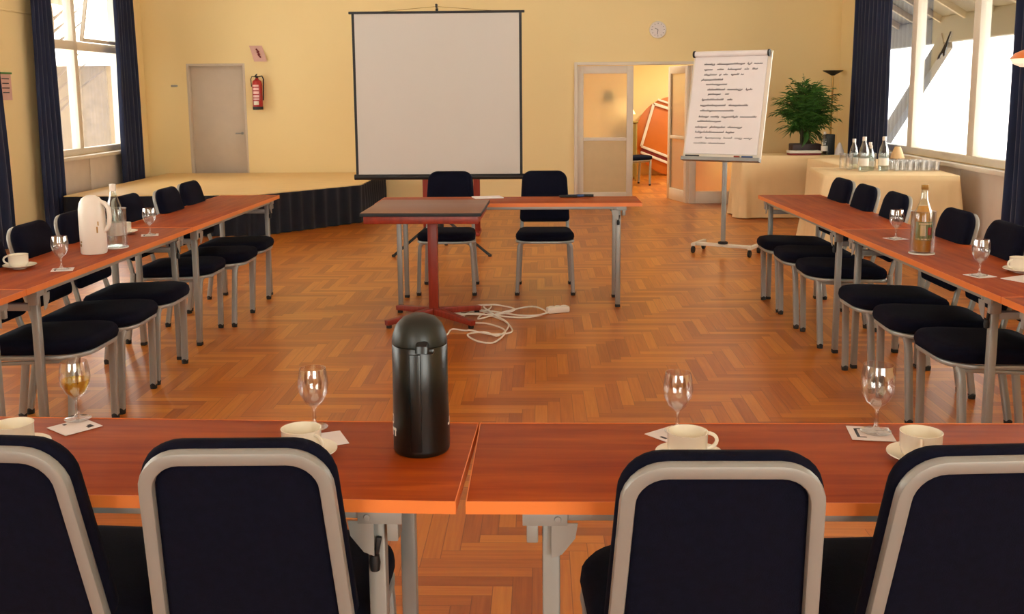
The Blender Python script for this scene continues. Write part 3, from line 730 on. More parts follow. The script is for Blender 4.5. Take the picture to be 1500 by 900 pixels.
# ------------------------------------------------------------------ buffet with cloths
def drape(label, cx, cy, w_, d, h, rz=0, flare=.05, seed=1, corner=.10):
    rnd = random.Random(seed); base = rrect(w_, d, .012, n=3); per = []
    # resample the outline
    pts = base + [base[0]]
    for a, c in zip(pts, pts[1:]):
        L = math.dist(a, c); n = max(1, int(L / .03))
        per += [(a[0] + (c[0] - a[0]) * k / n, a[1] + (c[1] - a[1]) * k / n) for k in range(n)]
    ph = [rnd.uniform(0, 6.28) for _ in range(4)]
    R = []; 
    for ins, z in ((.3, h), (.1, h), (.01, h - .0005), (0, h - .004)): R.append([(x, y, z) for x, y in scale_poly(per, ins)])
    for z in (h * .93, h * .78, h * .55, h * .3, .012):
        t = 1 - z / h; ring = []; s_ = 0
        for k, (x, y) in enumerate(per):
            x2, y2 = per[(k + 1) % len(per)]; tx, ty = x2 - per[k - 1][0], y2 - per[k - 1][1]; L = math.hypot(tx, ty) or 1; nx, ny = ty / L, -tx / L
            s_ += math.dist(per[k - 1], per[k]) if k else 0
            cd = min(math.hypot(abs(x) - w_ / 2, abs(y) - d / 2), 1)
            cf = corner * math.exp(-(cd / .16) ** 2)
            wv = .5 * sin(s_ * 2 * pi / .37 + ph[0] + sin(s_ * 2 + ph[1])) + .3 * sin(s_ * 2 * pi / .19 + ph[2])
            o = t * (flare * .5 + flare * .35 * wv + cf * (1 + .5 * sin(s_ * 2 * pi / .13)))
            ring.append((x + nx * o, y + ny * o, z))
        R.append(ring)
    b = B(); b.rings(R); o = b.done('tablecloth', 'cloth', sharp=70); o.location = (cx, cy, 0); o.rotation_euler = (0, 0, rz)
    return tag(o, label, 'tablecloth', 'cream cloths over the buffet tables')
drape('cream tablecloth over the front buffet table carrying bottles and glasses', 3.18, 9.49, 1.16, .94, .74, -.12, .035, 2, .07)
drape('cream tablecloth over the buffet table along the right-hand wall', 3.37, 10.86, .70, 1.24, .74, 0, .02, 5, .02)
drape('cream tablecloth over the back buffet table under the bushy plant', 2.98, 12.15, 1.24, .56, .74, 0, .04, 9, .05)

# bottles and glasses ------------------------------------------------
def make_bottle():
    t = thing('glass_bottle', 'x', 'bottle')
    b = B(); b.lathe([(0, .003), (.036, .003), (.040, .01), (.040, .15), (.034, .19), (.018, .235), (.014, .262), (.014, .272)], 20); b.done('bottle_body', 'clearblue', t)
    b = B(); b.lathe([(.0155, .255), (.0165, .258), (.0165, .288), (0, .290)], 16); b.done('cap', 'whiteplastic', t)
    b = B(); b.lathe([(.0405, .05), (.0407, .051), (.0407, .11), (.0405, .111)], 20); b.done('label_band', 'labelwhite', t)
    return t
bt = make_bottle(); fb = True
for i, (x, y, sc, lb) in enumerate([(3.02, 9.80, 1, 'clear water bottle at the left end of the buffet bottle group'), (3.01, 9.46, 1.12, 'clear water bottle with pale cap, second from the left on the buffet'),
        (3.20, 9.48, 1.12, 'clear water bottle on the buffet in front of the navy curtain foot'), (3.15, 9.72, .9, 'short clear bottle among the tumblers at the middle of the buffet'), (3.34, 11.96, .95, 'clear bottle beside the black box near the plant'),
        (3.11, 9.57, .82, 'small clear bottle at the front of the buffet bottle group')]):
    c = bt if fb else copy_tree(bt); fb = False; c.location = (x, y, .7405); c.scale = (sc, sc, sc); tag(c, lb, 'bottle', 'water bottles on the buffet')
b = B(); b.lathe([(0, .002), (.030, .002), (.034, .15), (.032, .15), (.028, .008), (0, .008)], 18); tall = b.done('tumbler', 'clear')
ft = True
SP = [(2.95, 9.70), (3.06, 9.88), (3.13, 9.86), (3.08, 9.68), (3.21, 9.82), (3.27, 9.74), (3.25, 9.60), (2.93, 9.84)]
for i, (x, y) in enumerate(SP):
    c = tall if ft else tall.copy()
    if not ft: COL.objects.link(c)
    ft = False; c.location = (x, y, .7405); tag(c, 'tall clear tumbler standing between the water bottles on the buffet', 'glass', 'tall tumblers on the buffet')
b = B(); b.lathe([(0, .002), (.026, .002), (.031, .085), (.029, .085), (.024, .007), (0, .007)], 16); sm = b.done('small_glass', 'clear')
ft = True
for r in range(4):
    for k in range(7):
        c = sm if ft else sm.copy()
        if not ft: COL.objects.link(c)
        ft = False; c.location = (3.33 + k * .062 - r * .0, 9.50 + r * .11 + (k % 2) * .02, .7405)
        tag(c, 'small clear glass in the rows right of the bottles on the buffet', 'glass', 'small glasses in rows on the buffet')
v = thing('table_lamp', 'small tan conical shade on the buffet in front of the window post', 'lamp', (3.70, 10.55, .7405))
b = B(); b.lathe([(0, 0), (.05, 0), (.05, .008), (.01, .012), (.01, .06)], 16); b.done('lamp_base', 'tan', v)
b = B(); b.lathe([(.075, .05), (.03, .17), (.028, .17), (.073, .05)], 20); b.done('lamp_shade', 'tan', v)

# plant
pl = thing('potted_palm', 'bushy green palm in a dark planter at the back of the buffet', 'plant', (3.18, 12.22, .7405))
b = B(); b.box((0, 0, .06), (.34, .20, .12), bev=.008); b.done('planter', 'darkpot', pl)
b = B(); b.box((0, 0, .119), (.31, .17, .006)); b.done('soil', 'bark', pl)
rnd = random.Random(5); sb = B(); lb_ = B()
for i in range(160):
    a = rnd.uniform(0, 2 * pi); ce = rnd.uniform(-.98, 1); sr = math.sqrt(1 - ce * ce); rr = rnd.uniform(.5, 1)
    base = Vector((rnd.uniform(-.06, .06), rnd.uniform(-.03, .03), .12)); end = Vector((cos(a) * sr * .38 * rr, sin(a) * sr * .27 * rr, .53 + ce * .39 * rr))
    mid = Vector((end.x * .25, end.y * .25, max(end.z, .35) * .8 + .08)); pts = []; st0 = base.lerp(mid, .35)
    for k in range(7):
        t = k / 6; pts.append(st0 * (1 - t) ** 2 + mid * (2 * t * (1 - t)) + end * t * t)
    q0 = [base.lerp(st0, t) for t in (0, .5)]
    sb.sweep(q0 + pts, .006, .006, rnd=1, n=5, taper=[1.3, 1.2] + [1 - .8 * k / 6 for k in range(7)])
    for k in range(1, 7):
        for h_ in (0, .5):
            if k < 2: continue
            p0 = pts[k].lerp(pts[max(k - 1, 0)], h_); tg = (pts[k] - pts[k - 1]).normalized(); side = tg.cross(Vector((0, 0, 1)))
            if side.length < .1: side = Vector((cos(a + 1.5), sin(a + 1.5), 0))
            side.normalize()
            for s_ in (-1, 1):
                dr = (side * s_ * .85 + tg * .6 + Vector((0, 0, rnd.uniform(-.35, .15)))).normalized(); ll = rnd.uniform(.10, .17); wv = tg.cross(dr).cross(dr).normalized() * .011
                m1 = p0 + dr * ll * .5; tip = p0 + dr * ll - Vector((0, 0, .02)); up_ = Vector((0, 0, .003))
                lb_.add([p0, m1 + wv + up_, tip, m1 - wv + up_, m1 - up_ * 1], [(0, 1, 4), (1, 2, 4), (0, 4, 3), (4, 2, 3), (0, 3, 1), (3, 2, 1)])
sb.done('stems', 'stem', pl); lb_.done('foliage', 'green', pl, flat=True)
bx = thing('box_file', 'white and dark red flat boxes stacked in front of the plant', 'box', (3.11, 11.99, .7405))
b = B(); b.box((0, 0, .012), (.36, .16, .022), bev=.003); b.done('lower_box', 'darkred', bx)
b = B(); b.box((0, 0, .038), (.37, .165, .026), bev=.003); b.done('upper_box', 'labelwhite', bx)
b = B(); b.box((0, 0, .12), (.10, .14, .24), bev=.006); b.box((0, -.072, .17), (.06, .004, .06), bev=.001); tag(b.done('speaker_box', 'black', None, (3.42, 12.06, .7405)), 'upright black box standing right of the plant on the buffet', 'box')
b = B(); b.lathe([(.055, 0), (.048, .05), (.018, .13), (0, .15)], 20); tag(b.done('folded_napkin', 'paper', None, (3.52, 11.97, .7405)), 'white cone-shaped napkin right of the black box on the buffet', 'napkin')

# uplighter lamp in the corner
fl = thing('floor_lamp', 'slim brass uplighter with a black bowl in the far right corner', 'lamp', (3.765, 13.22, 0))
b = B(); b.lathe([(0, 0), (.13, 0), (.13, .02), (.02, .03), (0, .03)], 24); b.done('lamp_base', 'black', fl)
b = B(); b.tube([(0, 0, .03), (0, 0, 1.70)], .012, 10); b.done('pole', 'brass', fl)
b = B(); b.lathe([(.02, 1.68), (.05, 1.70), (.125, 1.738), (.128, 1.745), (.12, 1.745), (.03, 1.705), (0, 1.70)], 24); b.done('lamp_shade', 'black', fl)

# ------------------------------------------------------------------ on the walls
ck = thing('wall_clock', 'small round white clock on the wall above the double door', 'clock', (1.544, YB, 2.296))
RX = Matrix.Rotation(pi / 2, 3, 'X')
b = B(); b.lathe([(0, 0), (.108, 0), (.112, .01), (.110, .030), (.100, .034), (.098, .026)], 32, (0, 0, 0), RX); b.done('clock_rim', 'whiteplastic', ck)
b = B(); b.lathe([(0, .022), (.098, .022), (.098, .026), (0, .026)], 32, (0, 0, 0), RX); b.done('dial', 'paper', ck)
b = B()
for k in range(12): a = k * pi / 6; b.box((sin(a) * .08, -.0275, cos(a) * .08), (.005, .002, .014), rot=Matrix.Rotation(a, 3, 'Y'))
b.done('hour_marks', 'ink', ck)
for a, L, nm in ((radians(-62), .045, 'hour_hand'), (radians(188), .062, 'minute_hand')):
    b = B(); b.box((sin(a) * L / 2, -.029, cos(a) * L / 2), (.006, .002, L), rot=Matrix.Rotation(a, 3, 'Y')); b.done(nm, 'ink', ck)
fe = thing('fire_extinguisher', 'red fire extinguisher with pale label on the wall right of the grey door', 'fire extinguisher', (-3.76, YB - .085, 1.30))
b = B(); b.lathe([(0, 0), (.060, 0), (.066, .015), (.066, .33), (.055, .375), (.022, .40), (.02, .415), (0, .415)], 24); b.done('cylinder', 'red', fe)
b = B(); b.lathe([(.0665, -.002), (.068, .0), (.068, .035), (.0665, .037)], 24); b.done('foot_ring', 'black', fe)
b = B(); b.box((0, 0, .43), (.03, .03, .03), bev=.004); b.box((.0, -.03, .452), (.018, .09, .01), rot=Matrix.Rotation(.3, 3, 'X'), bev=.003); b.box((0, -.03, .432), (.018, .08, .008), bev=.003); b.done('valve_lever', 'black', fe)
b = B(); b.tube([(.02, 0, .43), (.07, 0, .44), (.088, 0, .40), (.082, 0, .25), (.078, -.01, .12)], .009, 8); b.tube([(-.02, 0, .43), (-.066, 0, .435), (-.08, 0, .40), (-.076, 0, .30)], .006, 8); b.done('hose', 'black', fe)
def arc_label(z0, z1, a0, a1, r):
    n = 8; vs = [(r * sin(a0 + (a1 - a0) * k / n), -r * cos(a0 + (a1 - a0) * k / n), z) for z in (z0, z1) for k in range(n + 1)]
    vs2 = [(x * 1.012, y * 1.012, z) for x, y, z in vs]; N = n + 1; fs = [(k, k + 1, k + 1 + N, k + N) for k in range(n)]
    return vs2, fs
b = B()
for z0, z1 in ((.30, .325), (.255, .285), (.205, .24), (.16, .19), (.125, .148)): b.add(*arc_label(z0, z1, -.75, .55, .0662))
b.done('pictogram_label', 'label', fe)
b = B(); b.add(*arc_label(.06, .11, -.65, .45, .0662)); b.done('white_label', 'labelwhite', fe)
b = B(); b.box((0, .075, .30), (.05, .02, .10)); b.done('wall_bracket', 'black', fe)
pn = thing('wall_notice', 'pinkish paper notice curling off the wall above the fire extinguisher', 'notice', (-3.745, YB - .006, 2.035), 0)
vs = []; 
for side in (0, 1):
    for r in range(7):
        for k in range(5):
            t = r / 6; u = k / 4 - .5; vs.append((u * .17 + (t - .5) * .07, -.004 - side * .0015 - .035 * (t ** 2), .105 - t * .21))
fs = []
for side in (0, 1):
    for r in range(6):
        for k in range(4): q = side * 35 + r * 5 + k; fs.append((q, q + 1, q + 6, q + 5))
for r in range(6):
    for k in (0, 4): q = r * 5 + k; fs.append((q, q + 5, q + 40, q + 35))
for k in range(4):
    for r in (0, 6): q = r * 5 + k; fs.append((q, q + 1, q + 36, q + 35))
b = B(); b.add(vs, fs); b.done('sheet', 'pink', pn)
b = B()
for k in range(3): b.box((-.005 + k * .012, -.022 - k * .004, .04 - k * .035), (.06, .002, .02), rot=Matrix.Rotation(.9, 3, 'Y'))
b.done('arrow_print', 'darkred', pn)
b = B(); b.box((0, -.02, 0), (.07, .04, .025), bev=.005); b.box((.03, -.045, 0), (.06, .012, .018), bev=.004)
tag(b.done('wall_hook', 'silver', None, (-4.90, YB, 1.62)), 'small grey hook fixture on the wall left of the grey door', 'hook')
nt = thing('wall_poster', 'pale notice with a green top rail on the left wall between the curtains', 'poster', (XL + .004, 9.93, 1.59))
b = B(); b.box((.003, 0, 0), (.004, .22, .26)); b.done('sheet', 'pink', nt)
b = B(); b.box((.008, 0, .135), (.014, .24, .018), bev=.003); b.done('top_rail', 'greenpl', nt)
b = B()
for k in range(4): b.box((.006, .0, .08 - k * .045), (.002, .14 - .02 * (k % 2), .01))
b.done('print', 'ink', nt)
# pendant at the right edge
pe = thing('pendant_lamp', 'amber and white shallow pendant shade cut by the right edge of the photo', 'lamp', (2.86, 6.0, 1.62))
b = B(); b.lathe([(.012, .105), (.05, .10), (.10, .078), (.128, .048), (.126, .046), (.098, .074), (.05, .094), (.012, .098)], 28); b.done('lamp_shade', 'amber', pe)
b = B(); b.lathe([(.126, .046), (.11, .018), (.07, .0), (0, -.006)], 28); b.done('diffuser', emit('warm_diffuser', (255, 236, 205), .5), pe)
b = B(); b.tube([(0, 0, .10), (0, 0, ZC - 1.62)], .003, 6); b.done('cord', 'black', pe)

# ------------------------------------------------------------------ far room
dc = thing('folded_round_table', 'round orange tabletop on edge with folded white leg frame in the far room', 'table', (2.40, 18.13, .705))
b = B(); b.lathe([(0, .0), (.695, .0), (.705, .006), (.705, .024), (.695, .03), (0, .03)], 56, (0, 0, 0), RX); b.done('tabletop', 'orange', dc, sharp=50)
q = [(-.385, .585), (.45, .30), (.20, -.62), (-.60, -.18)]
q = [(-.385, .575), (.40, .32), (.23, -.56), (-.60, -.175)]
def q3(p, o=-.055): return (p[0], o, p[1])
b = B()
for a, c in ((0, 1), (1, 2), (0, 3)): b.sweep([q3(q[a]), q3(q[c])], .05, .03, binorm=(0, 1, 0), rnd=.3)
b.sweep([q3(q[3]), q3((.15, -.47))], .045, .03, binorm=(0, 1, 0), rnd=.3); b.sweep([q3((-.61, -.28)), q3((.14, -.58))], .045, .03, binorm=(0, 1, 0), rnd=.3)
b.sweep([q3((-.32, .65)), q3((.34, .43))], .035, .03, binorm=(0, 1, 0), rnd=.3)
b.done('leg_frame', 'whiteframe', dc)
b = B(); b.sweep([q3((-.60, -.232), -.04), q3((.14, -.525), -.04)], .05, .02, binorm=(0, 1, 0), rnd=.2); b.done('cross_brace', 'darkred', dc)
# side chair and lamp in the far room
fcst = copy_tree(chair0); fcst.location = (1.50, 16.3, 0); fcst.rotation_euler = (0, 0, radians(-70)); tag(fcst, 'blue-seated chair in the far room, partly hidden by the glazed door', 'chair')
del fcst['group']
sd = thing('side_table', 'small tan side table holding a lit lamp in the far room', 'table', (1.44, 17.2, 0))
b = B(); b.box((0, 0, .99), (.40, .40, .025), bev=.004); b.done('tabletop', 'olive', sd)
for dx in (-.17, .17):
    for dy in (-.17, .17): b = B(); b.box((dx, dy, .49), (.03, .03, .98), bev=.003); b.done('leg', 'olive', sd)
b = B(); b.box((0, 0, .52), (.34, .34, .90), bev=.004); b.done('cupboard_body', 'olive', sd)
tl = thing('table_lamp', 'lit conical lamp on the side table in the far room', 'lamp', (1.46, 17.2, 1.0026))
b = B(); b.lathe([(0, 0), (.05, 0), (.05, .01), (.008, .02), (.008, .16)], 16); b.done('lamp_base', 'brass', tl)
b = B(); b.lathe([(.15, .12), (.045, .33), (.043, .33), (.148, .12)], 24); b.done('lamp_shade', 'shade', tl)
fp = thing('potted_plant', 'blurred potted plant seen through the frosted door pane in the far room', 'plant', (.92, 14.6, 0))
b = B(); b.lathe([(0, 0), (.11, 0), (.14, .26), (.12, .26), (.10, .2), (0, .2)], 20); b.done('pot', 'darkpot', fp)
b = B(); rnd = random.Random(4)
for k in range(60):
    a = rnd.uniform(0, 6.28); el = rnd.uniform(-.3, 1.4); L = rnd.uniform(.10, .20); c = Vector((.04, 0, 1.36)); dd = Vector((cos(a) * cos(el), sin(a) * cos(el), sin(el)))
    e_ = c + dd * L; s_ = dd.cross(Vector((.1, .2, 1))).normalized() * .02; b.add([c, c + dd * L * .6 + s_, e_, c + dd * L * .6 - s_], [(0, 1, 2, 3)])
b.done('leaves', 'green', fp, flat=True)
b = B(); b.tube([(0, 0, .2), (.01, 0, .8), (0, 0, 1.34)], .007, 8); b.done('stem', 'stem', fp)
# unseen ceiling lamps, added to light the far room
for i, (x, y) in enumerate(((1.0, 15.2), (3.0, 16.6))):
    cl = thing('fill_lamp', ('unseen round ceiling lamp added to light the far room, nearer the double door', 'unseen round ceiling lamp added to light the far room, nearer the orange tabletop')[i], 'lamp', (x, y, 2.60))
    b = B(); b.lathe([(0, 0), (.17, 0), (.17, -.03), (.16, -.035), (0, -.035)], 28); b.done('housing', 'whiteplastic', cl)
    b = B(); b.lathe([(.155, -.0352), (.14, -.07), (.08, -.09), (0, -.095)], 28); b.done('diffuser', 'fill_glow', cl)
    ld = bpy.data.lights.new('fill_lamp_light', 'AREA'); ld.shape = 'DISK'; ld.size = .3; ld.energy = 46; ld.color = (.93, 1, .84)
    o = bpy.data.objects.new('fill_lamp_light', ld); COL.objects.link(o); o.parent = cl; o.location = (0, 0, -.11)

# ------------------------------------------------------------------ things on the tables
def make_goblet(name='goblet', fill=False):
    t = thing(name, 'x', 'glass')
    b = B(); b.lathe([(0, 0.001), (.031, 0.001), (.032, .003), (.010, .007), (.0045, .014), (.004, .048), (.008, .054), (.022, .066), (.033, .088), (.0365, .108), (.034, .132), (.031, .148),
                      (.030, .148), (.033, .131), (.0352, .108), (.0318, .089), (.021, .0685), (.006, .0575), (0, .0565)], 28); b.done('glass_body', 'clear', t, sharp=70)
    if fill:
        b = B(); b.lathe([(0, .0575), (.006, .0585), (.0205, .0695), (.0312, .090), (.0345, .102), (0, .102)], 28); b.done('wine', 'wine', t)
    return t
TZ = .7402
g0 = make_goblet(); used = [False]
def goblet(x, y, lb, z=.0016, s=1):
    c = copy_tree(g0) if used[0] else g0; used[0] = True; c.location = (x, y, TZ + z); c.scale = (s, s, s); tag(c, lb, 'glass', 'goblets on the tables'); return c
goblet(-.516, 2.185, 'empty goblet behind the cup in the left foreground, left of the black flask', s=.95)
goblet(.303, 2.165, 'empty goblet behind the cup in the middle right foreground', s=.92)
goblet(.742, 2.165, 'empty goblet on the printed card in the right foreground', s=1.04)
goblet(-2.105, 4.29, 'goblet on a coaster near the front of the left-hand table row', s=1)
goblet(-2.132, 5.375, 'goblet on a coaster beyond the white flask on the left-hand row')
goblet(1.812, 5.13, 'goblet left of the juice bottle cooler on the right-hand row')
goblet(1.788, 4.085, 'goblet on a coaster near the front of the right-hand table row')
gw = make_goblet('wine_goblet', True); gw.location = (-1.090, 2.245, TZ + .0016); gw.scale = (.95, .95, .95); tag(gw, 'goblet half full of golden drink on a card at the left foreground', 'glass')
def card(x, y, w_, d, rz, lb, pr):
    t = thing('paper_coaster', lb, 'coaster', (x, y, TZ), rz, 'paper coasters under the goblets')
    b = B(); b.box((0, 0, .0007), (w_, d, .0012)); b.done('card', 'paper', t)
    for (cx, cy, a, c) in pr: b = B(); b.box((cx * w_, cy * d, .0015), (a * w_, c * d, .0004)); b.done('print', 'ink', t)
    return t
PR = [(-.32, 0, .07, .62), (.25, .22, .2, .06), (-.22, -.3, .16, .05), (-.22, .3, .16, .05)]
card(-1.073, 2.193, .088, .088, radians(-38), 'white printed card under the golden drink goblet', [(.25, .3, .22, .1), (.3, .22, .14, .08), (-.35, -.1, .1, .08)])
card(.728, 2.156, .092, .092, radians(-8), 'white card with dark bracket print under the right foreground goblet', PR)
card(-.478, 2.110, .09, .09, radians(24), 'white card peeping out behind the left foreground cup', [])
card(.292, 2.145, .09, .09, radians(40), 'white card peeping out behind the middle right foreground cup', [(-.35, 0, .08, .2)])
for x, y, lb in ((-2.10, 4.29, 'white coaster under the nearer goblet on the left row'), (-2.132, 5.37, 'white coaster under the farther goblet on the left row'), (1.812, 5.13, 'white coaster under the farther goblet on the right row'), (1.788, 4.08, 'white coaster under the nearer goblet on the right row')):
    card(x, y, .09, .09, radians(20), lb, PR[:2])
def make_cup():
    t = thing('coffee_cup', 'x', 'cup')
    b = B(); b.lathe([(0, .002), (.026, .002), (.028, .0), (.030, .004), (.037, .010), (.0405, .022), (.0415, .054), (.0425, .056), (.040, .056), (.0385, .026), (.035, .014), (.02, .009), (0, .008)], 32); b.done('bowl', 'ceramic', t, sharp=60)
    b = B(); P = [(.040 + .024 * sin(a) , 0, .032 + .017 * cos(a)) for a in [pi * k / 10 for k in range(11)]]
    P = [(.038, 0, .049)] + P[1:-1] + [(.036, 0, .015)]
    b.sweep(P, .008, .006, binorm=(0, 1, 0), rnd=.8); b.done('handle', 'ceramic', t); return t
def make_saucer():
    b = B(); b.lathe([(0, .003), (.025, .003), (.028, .0), (.030, .003), (.045, .006), (.064, .013), (.070, .016), (.0695, .018), (.062, .0155), (.045, .0085), (.03, .0065), (0, .006)], 36)
    return b.done('saucer', 'ceramic', sharp=60)
c0 = make_cup(); s0 = make_saucer(); fu = [False]
def cup(x, y, rz, where, tilt=0, sc=1):
    if fu[0]: c = copy_tree(c0); s_ = s0.copy(); COL.objects.link(s_)
    else: c, s_ = c0, s0; fu[0] = True
    s_.location = (x + .004, y, TZ); tag(s_, 'white saucer under the cup ' + where, 'saucer', 'saucers on the tables')
    c.location = (x, y, TZ + .0068); c.rotation_euler = (tilt, 0, rz); c.scale = (sc, sc, sc); tag(c, 'white coffee cup ' + where, 'cup', 'coffee cups on the tables')
cup(-1.130, 2.035, radians(200), 'at the left edge beside the golden drink')
cup(-.503, 2.008, radians(-35), 'in front of the goblet left of the black flask')
cup(.300, 1.992, radians(12), 'at the middle right, its handle pointing right')
cup(.775, 1.992, radians(-110), 'at the right foreground, its handle turned to the camera')
cup(-2.315, 4.33, radians(185), 'nearest on the left-hand row')
cup(-2.30, 5.43, radians(160), 'beyond the white vacuum flask')
cup(1.985, 4.16, radians(200), 'at the right edge of the photo on the right-hand row')
b = B(); b.box((0, 0, .0012), (.15, .11, .0024)); tag(b.done('paper_napkin', 'paper', None, (1.935, 4.005, TZ)), 'white folded paper by the cup at the right edge', 'paper').rotation_euler = (0, 0, .5)

# black vacuum flask
fk = thing('vacuum_flask', 'tall glossy black vacuum flask with domed lid in the foreground', 'flask', (-.256, 2.055, TZ))
b = B(); b.lathe([(0, 0), (.056, 0), (.060, .006), (.060, .012), (.0605, .05), (.0585, .13), (.0585, .232), (.0575, .2335)], 40); b.done('body', 'blackplastic', fk)
b = B(); b.lathe([(.0582, .235), (.0585, .238), (.056, .255), (.048, .275), (.034, .289), (.016, .296), (0, .297)], 40); b.done('lid', mat('black_lid', (18, 22, 14), .42, var=.1), fk)
b = B(); b.sweep([(.012, -.052, .244), (.012, -.066, .238), (.012, -.067, .228)], .026, .014, binorm=(0, 1, 0), rnd=.8); b.box((0.022, -.058, .230), (.03, .010, .012), bev=.004); b.done('spout', 'blackplastic', fk)
b = B(); b.box((-.004, -.0585, .118), (.024, .006, .21), bev=.003); b.done('handle_ridge', 'blackplastic', fk)
def wrap(a, z, w_, h, r=.0612, n=3): return [(r * sin(a + w_ * (k / n - .5)), -r * cos(a + w_ * (k / n - .5)), z + q) for q in (-h / 2, h / 2) for k in range(n + 1)], [(k, k + 1, k + 2 + n, k + 1 + n) for k in range(n)]
b = B()
for a, z, w_, h in ((-1.15, .085, .10, .005), (-1.10, .076, .04, .016), (-1.18, .068, .12, .005), (-1.08, .055, .34, .006), (-.98, .050, .08, .018), (-1.2, .046, .08, .012), (1.35, .062, .16, .006), (1.42, .070, .06, .014)): b.add(*wrap(a, z, w_, h))
b.done('white_print', 'labelwhite', fk)
# white vacuum flask
wf = thing('vacuum_flask', 'white vacuum flask with rounded top and side handle on the left row', 'flask', (-2.163, 4.75, TZ))
b = B(); b.lathe([(0, 0), (.056, 0), (.061, .008), (.061, .19), (.060, .215), (.054, .245), (.042, .268), (.022, .281), (0, .284)], 36); b.done('body', 'whiteplastic', wf)
b = B(); P = [(.045, 0, .252), (.068, 0, .243), (.084, 0, .220), (.087, 0, .18), (.082, 0, .14), (.068, 0, .115), (.058, 0, .11)]; b.sweep(P, .018, .026, binorm=(0, 1, 0), rnd=.8); b.done('handle', 'whiteplastic', wf)
b = B()
for a, z, w_, h in ((-.75, .045, .3, .012), (-.65, .062, .2, .008), (.75, .12, .12, .03), (.85, .15, .1, .02)): b.add(*wrap(a, z, w_, h, .0615))
b.done('gold_print', 'brass', wf)
# bottle cooler on the right row
def cooler(name, x, y, lab, s=1, r=.052, h=.195):
    t = thing('bottle_cooler', lab, 'cooler', (x, y, TZ)); 
    b = B(); b.lathe([(0, .002), (r, .002), (r + .002, .006), (r + .003, h), (r + .006, h + .002), (r + .004, h + .004), (r - .001, h), (r - .002, .008), (0, .008)], 30); b.done('cooler_wall', 'clear', t)
    b = B(); b.lathe([(0, .0), (r + .006, .0), (r + .006, .005), (0, .005)], 30); b.done('cooler_foot', 'labelwhite', t); return t
cooler('bottle_cooler', 1.768, 4.66, 'clear cylindrical cooler holding the juice bottle on the right row')
jb = thing('juice_bottle', 'juice bottle with green and red fruit label in a clear cooler', 'bottle', (1.768, 4.66, TZ + .0085))
b = B(); b.lathe([(0, 0), (.038, 0), (.041, .006), (.041, .165), (.036, .19), (.019, .235), (.0145, .26), (.0145, .295)], 28); b.done('bottle_body', 'clearblue', jb)
b = B(); b.lathe([(0, .004), (.037, .004), (.039, .008), (.039, .16), (.034, .186), (.024, .215), (0, .215)], 28); b.done('drink', 'juice', jb)
b = B(); b.lathe([(.0152, .29), (.0165, .292), (.0165, .312), (0, .314)], 18); b.done('cap', 'brass', jb)
b = B(); b.add(*wrap(0, .10, 2.4, .085, .0418, 12)); b.done('label', 'labelgreen', jb)
b = B(); b.add(*wrap(-.35, .103, .55, .05, .0423, 4)); b.add(*wrap(0, .134, 1.6, .008, .0423, 6)); b.add(*wrap(0, .063, 2.2, .006, .0423, 6)); b.done('label_cream_print', 'labelcream', jb)
b = B(); b.add(*wrap(.45, .10, .5, .035, .0425, 4)); b.done('label_red_print', 'labelred', jb)
cooler('bottle_cooler', -2.13, 4.93, 'clear cooler behind the white vacuum flask on the left row')
wb = copy_tree(bt); wb.location = (-2.13, 4.93, TZ + .0085); wb.scale = (.96, .96, 1.08); tag(wb, 'clear bottle in a cooler behind the white vacuum flask', 'bottle'); del wb['group']
# paper and pens on the far table
b = B(); b.box((0, 0, .004), (.21, .15, .007), bev=.002); o = tag(b.done('paper_stack', 'paper', None, (-.385, 7.255, TZ)), 'small stack of white paper on the far table by the pedestal table', 'paper'); o.rotation_euler = (0, 0, .25)
for k, (x, y, r, m_, lb) in enumerate(((.25, 7.28, .1, 'blue', 'blue marker pen lying on the far table'), (.32, 7.30, -.1, 'black', 'black marker pen lying on the far table'), (.20, 7.25, .05, 'black', 'dark pen at the left of the pens on the far table'))):
    b = B(); b.lathe([(0, -.065), (.007, -.065), (.009, -.05), (.009, .03), (.0095, .032), (.0095, .065), (0, .066)], 12, (0, 0, .0096), Matrix.Rotation(pi / 2, 3, 'Y'))
    o = tag(b.done('marker_pen', m_, None, (x, y, TZ)), lb, 'pen', 'pens on the far table'); o.rotation_euler = (0, 0, r)

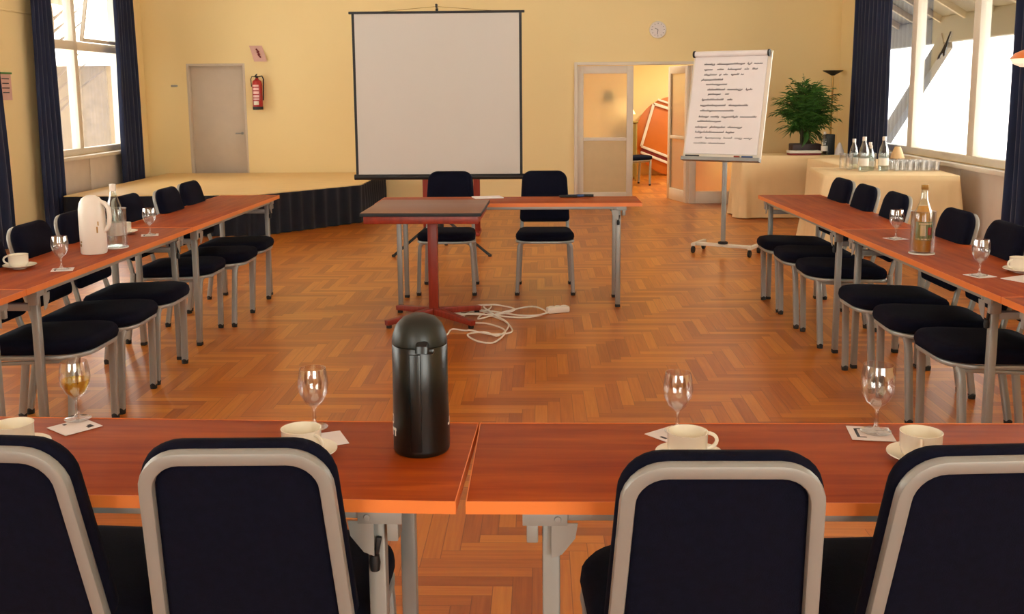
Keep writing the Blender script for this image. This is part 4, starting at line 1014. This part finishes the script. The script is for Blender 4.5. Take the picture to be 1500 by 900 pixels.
# ------------------------------------------------------------------ extension cable on the floor
ec = thing('extension_cable', 'tangled white extension cable with socket strip on the floor', 'cable', (0, 0, 0))
K = [(-.62, 6.02), (-.585, 6.10), (-.568, 6.233), (-.485, 6.20), (-.398, 6.159), (-.308, 6.069), (-.202, 6.086), (-.185, 6.213), (-.261, 6.503), (-.429, 6.669), (-.571, 6.586), (-.491, 6.888), (-.349, 6.932), (-.419, 6.504), (-.245, 6.71), (-.06, 6.884), (.035, 6.708), (-.103, 6.542),
     (-.287, 6.584), (-.435, 6.755), (-.52, 6.62), (-.458, 6.405), (-.343, 6.346), (-.226, 6.158), (-.279, 5.897), (-.382, 5.898), (-.455, 6.052), (-.353, 6.123), (-.265, 6.051), (-.21, 6.345), (-.336, 6.668), (-.40, 6.9), (-.30, 6.96), (-.18, 6.80), (-.30, 6.62), (-.55, 6.65), (-.60, 6.72), (-.42, 6.78), (-.154, 6.60), (-.03, 6.60), (.045, 6.70)]
def spline(K, m=6):
    out = []
    for i in range(len(K) - 1):
        p0, p1, p2, p3 = K[max(i - 1, 0)], K[i], K[i + 1], K[min(i + 2, len(K) - 1)]
        for k in range(m):
            t = k / m
            out.append(tuple(.5 * ((2 * p1[d]) + (-p0[d] + p2[d]) * t + (2 * p0[d] - 5 * p1[d] + 4 * p2[d] - p3[d]) * t * t + (-p0[d] + 3 * p1[d] - 3 * p2[d] + p3[d]) * t ** 3) for d in (0, 1)))
    return out + [K[-1]]
pts = spline(K); b = B(); b.tube([(x, y, .006 + .010 * abs(sin(i * .13)) * (0 if i < 20 else 1)) for i, (x, y) in enumerate(pts)], .0055, 8); b.done('cable', 'whiteplastic', ec)
b = B(); R2 = Matrix.Rotation(.35, 3, 'Z'); b.box((.115, 6.745, .022), (.16, .055, .044), rot=R2, bev=.01); so = b.done('socket_strip', 'whiteplastic', ec)
b = B()
for k in (-1, 0, 1): b.lathe([(0, 0), (.018, 0), (.019, .003), (.0195, .003)], 16, Vector((.115, 6.745, .0445)) + R2 @ Vector((k * .045, 0, 0)))
b.done('socket', 'labelwhite', so)
b = B(); b.sweep([(-.60, 6.600, .018), (-.54, 6.605, .018)], .03, .03, binorm=(0, 0, 1), rnd=.6); b.done('plug', 'whiteplastic', ec)
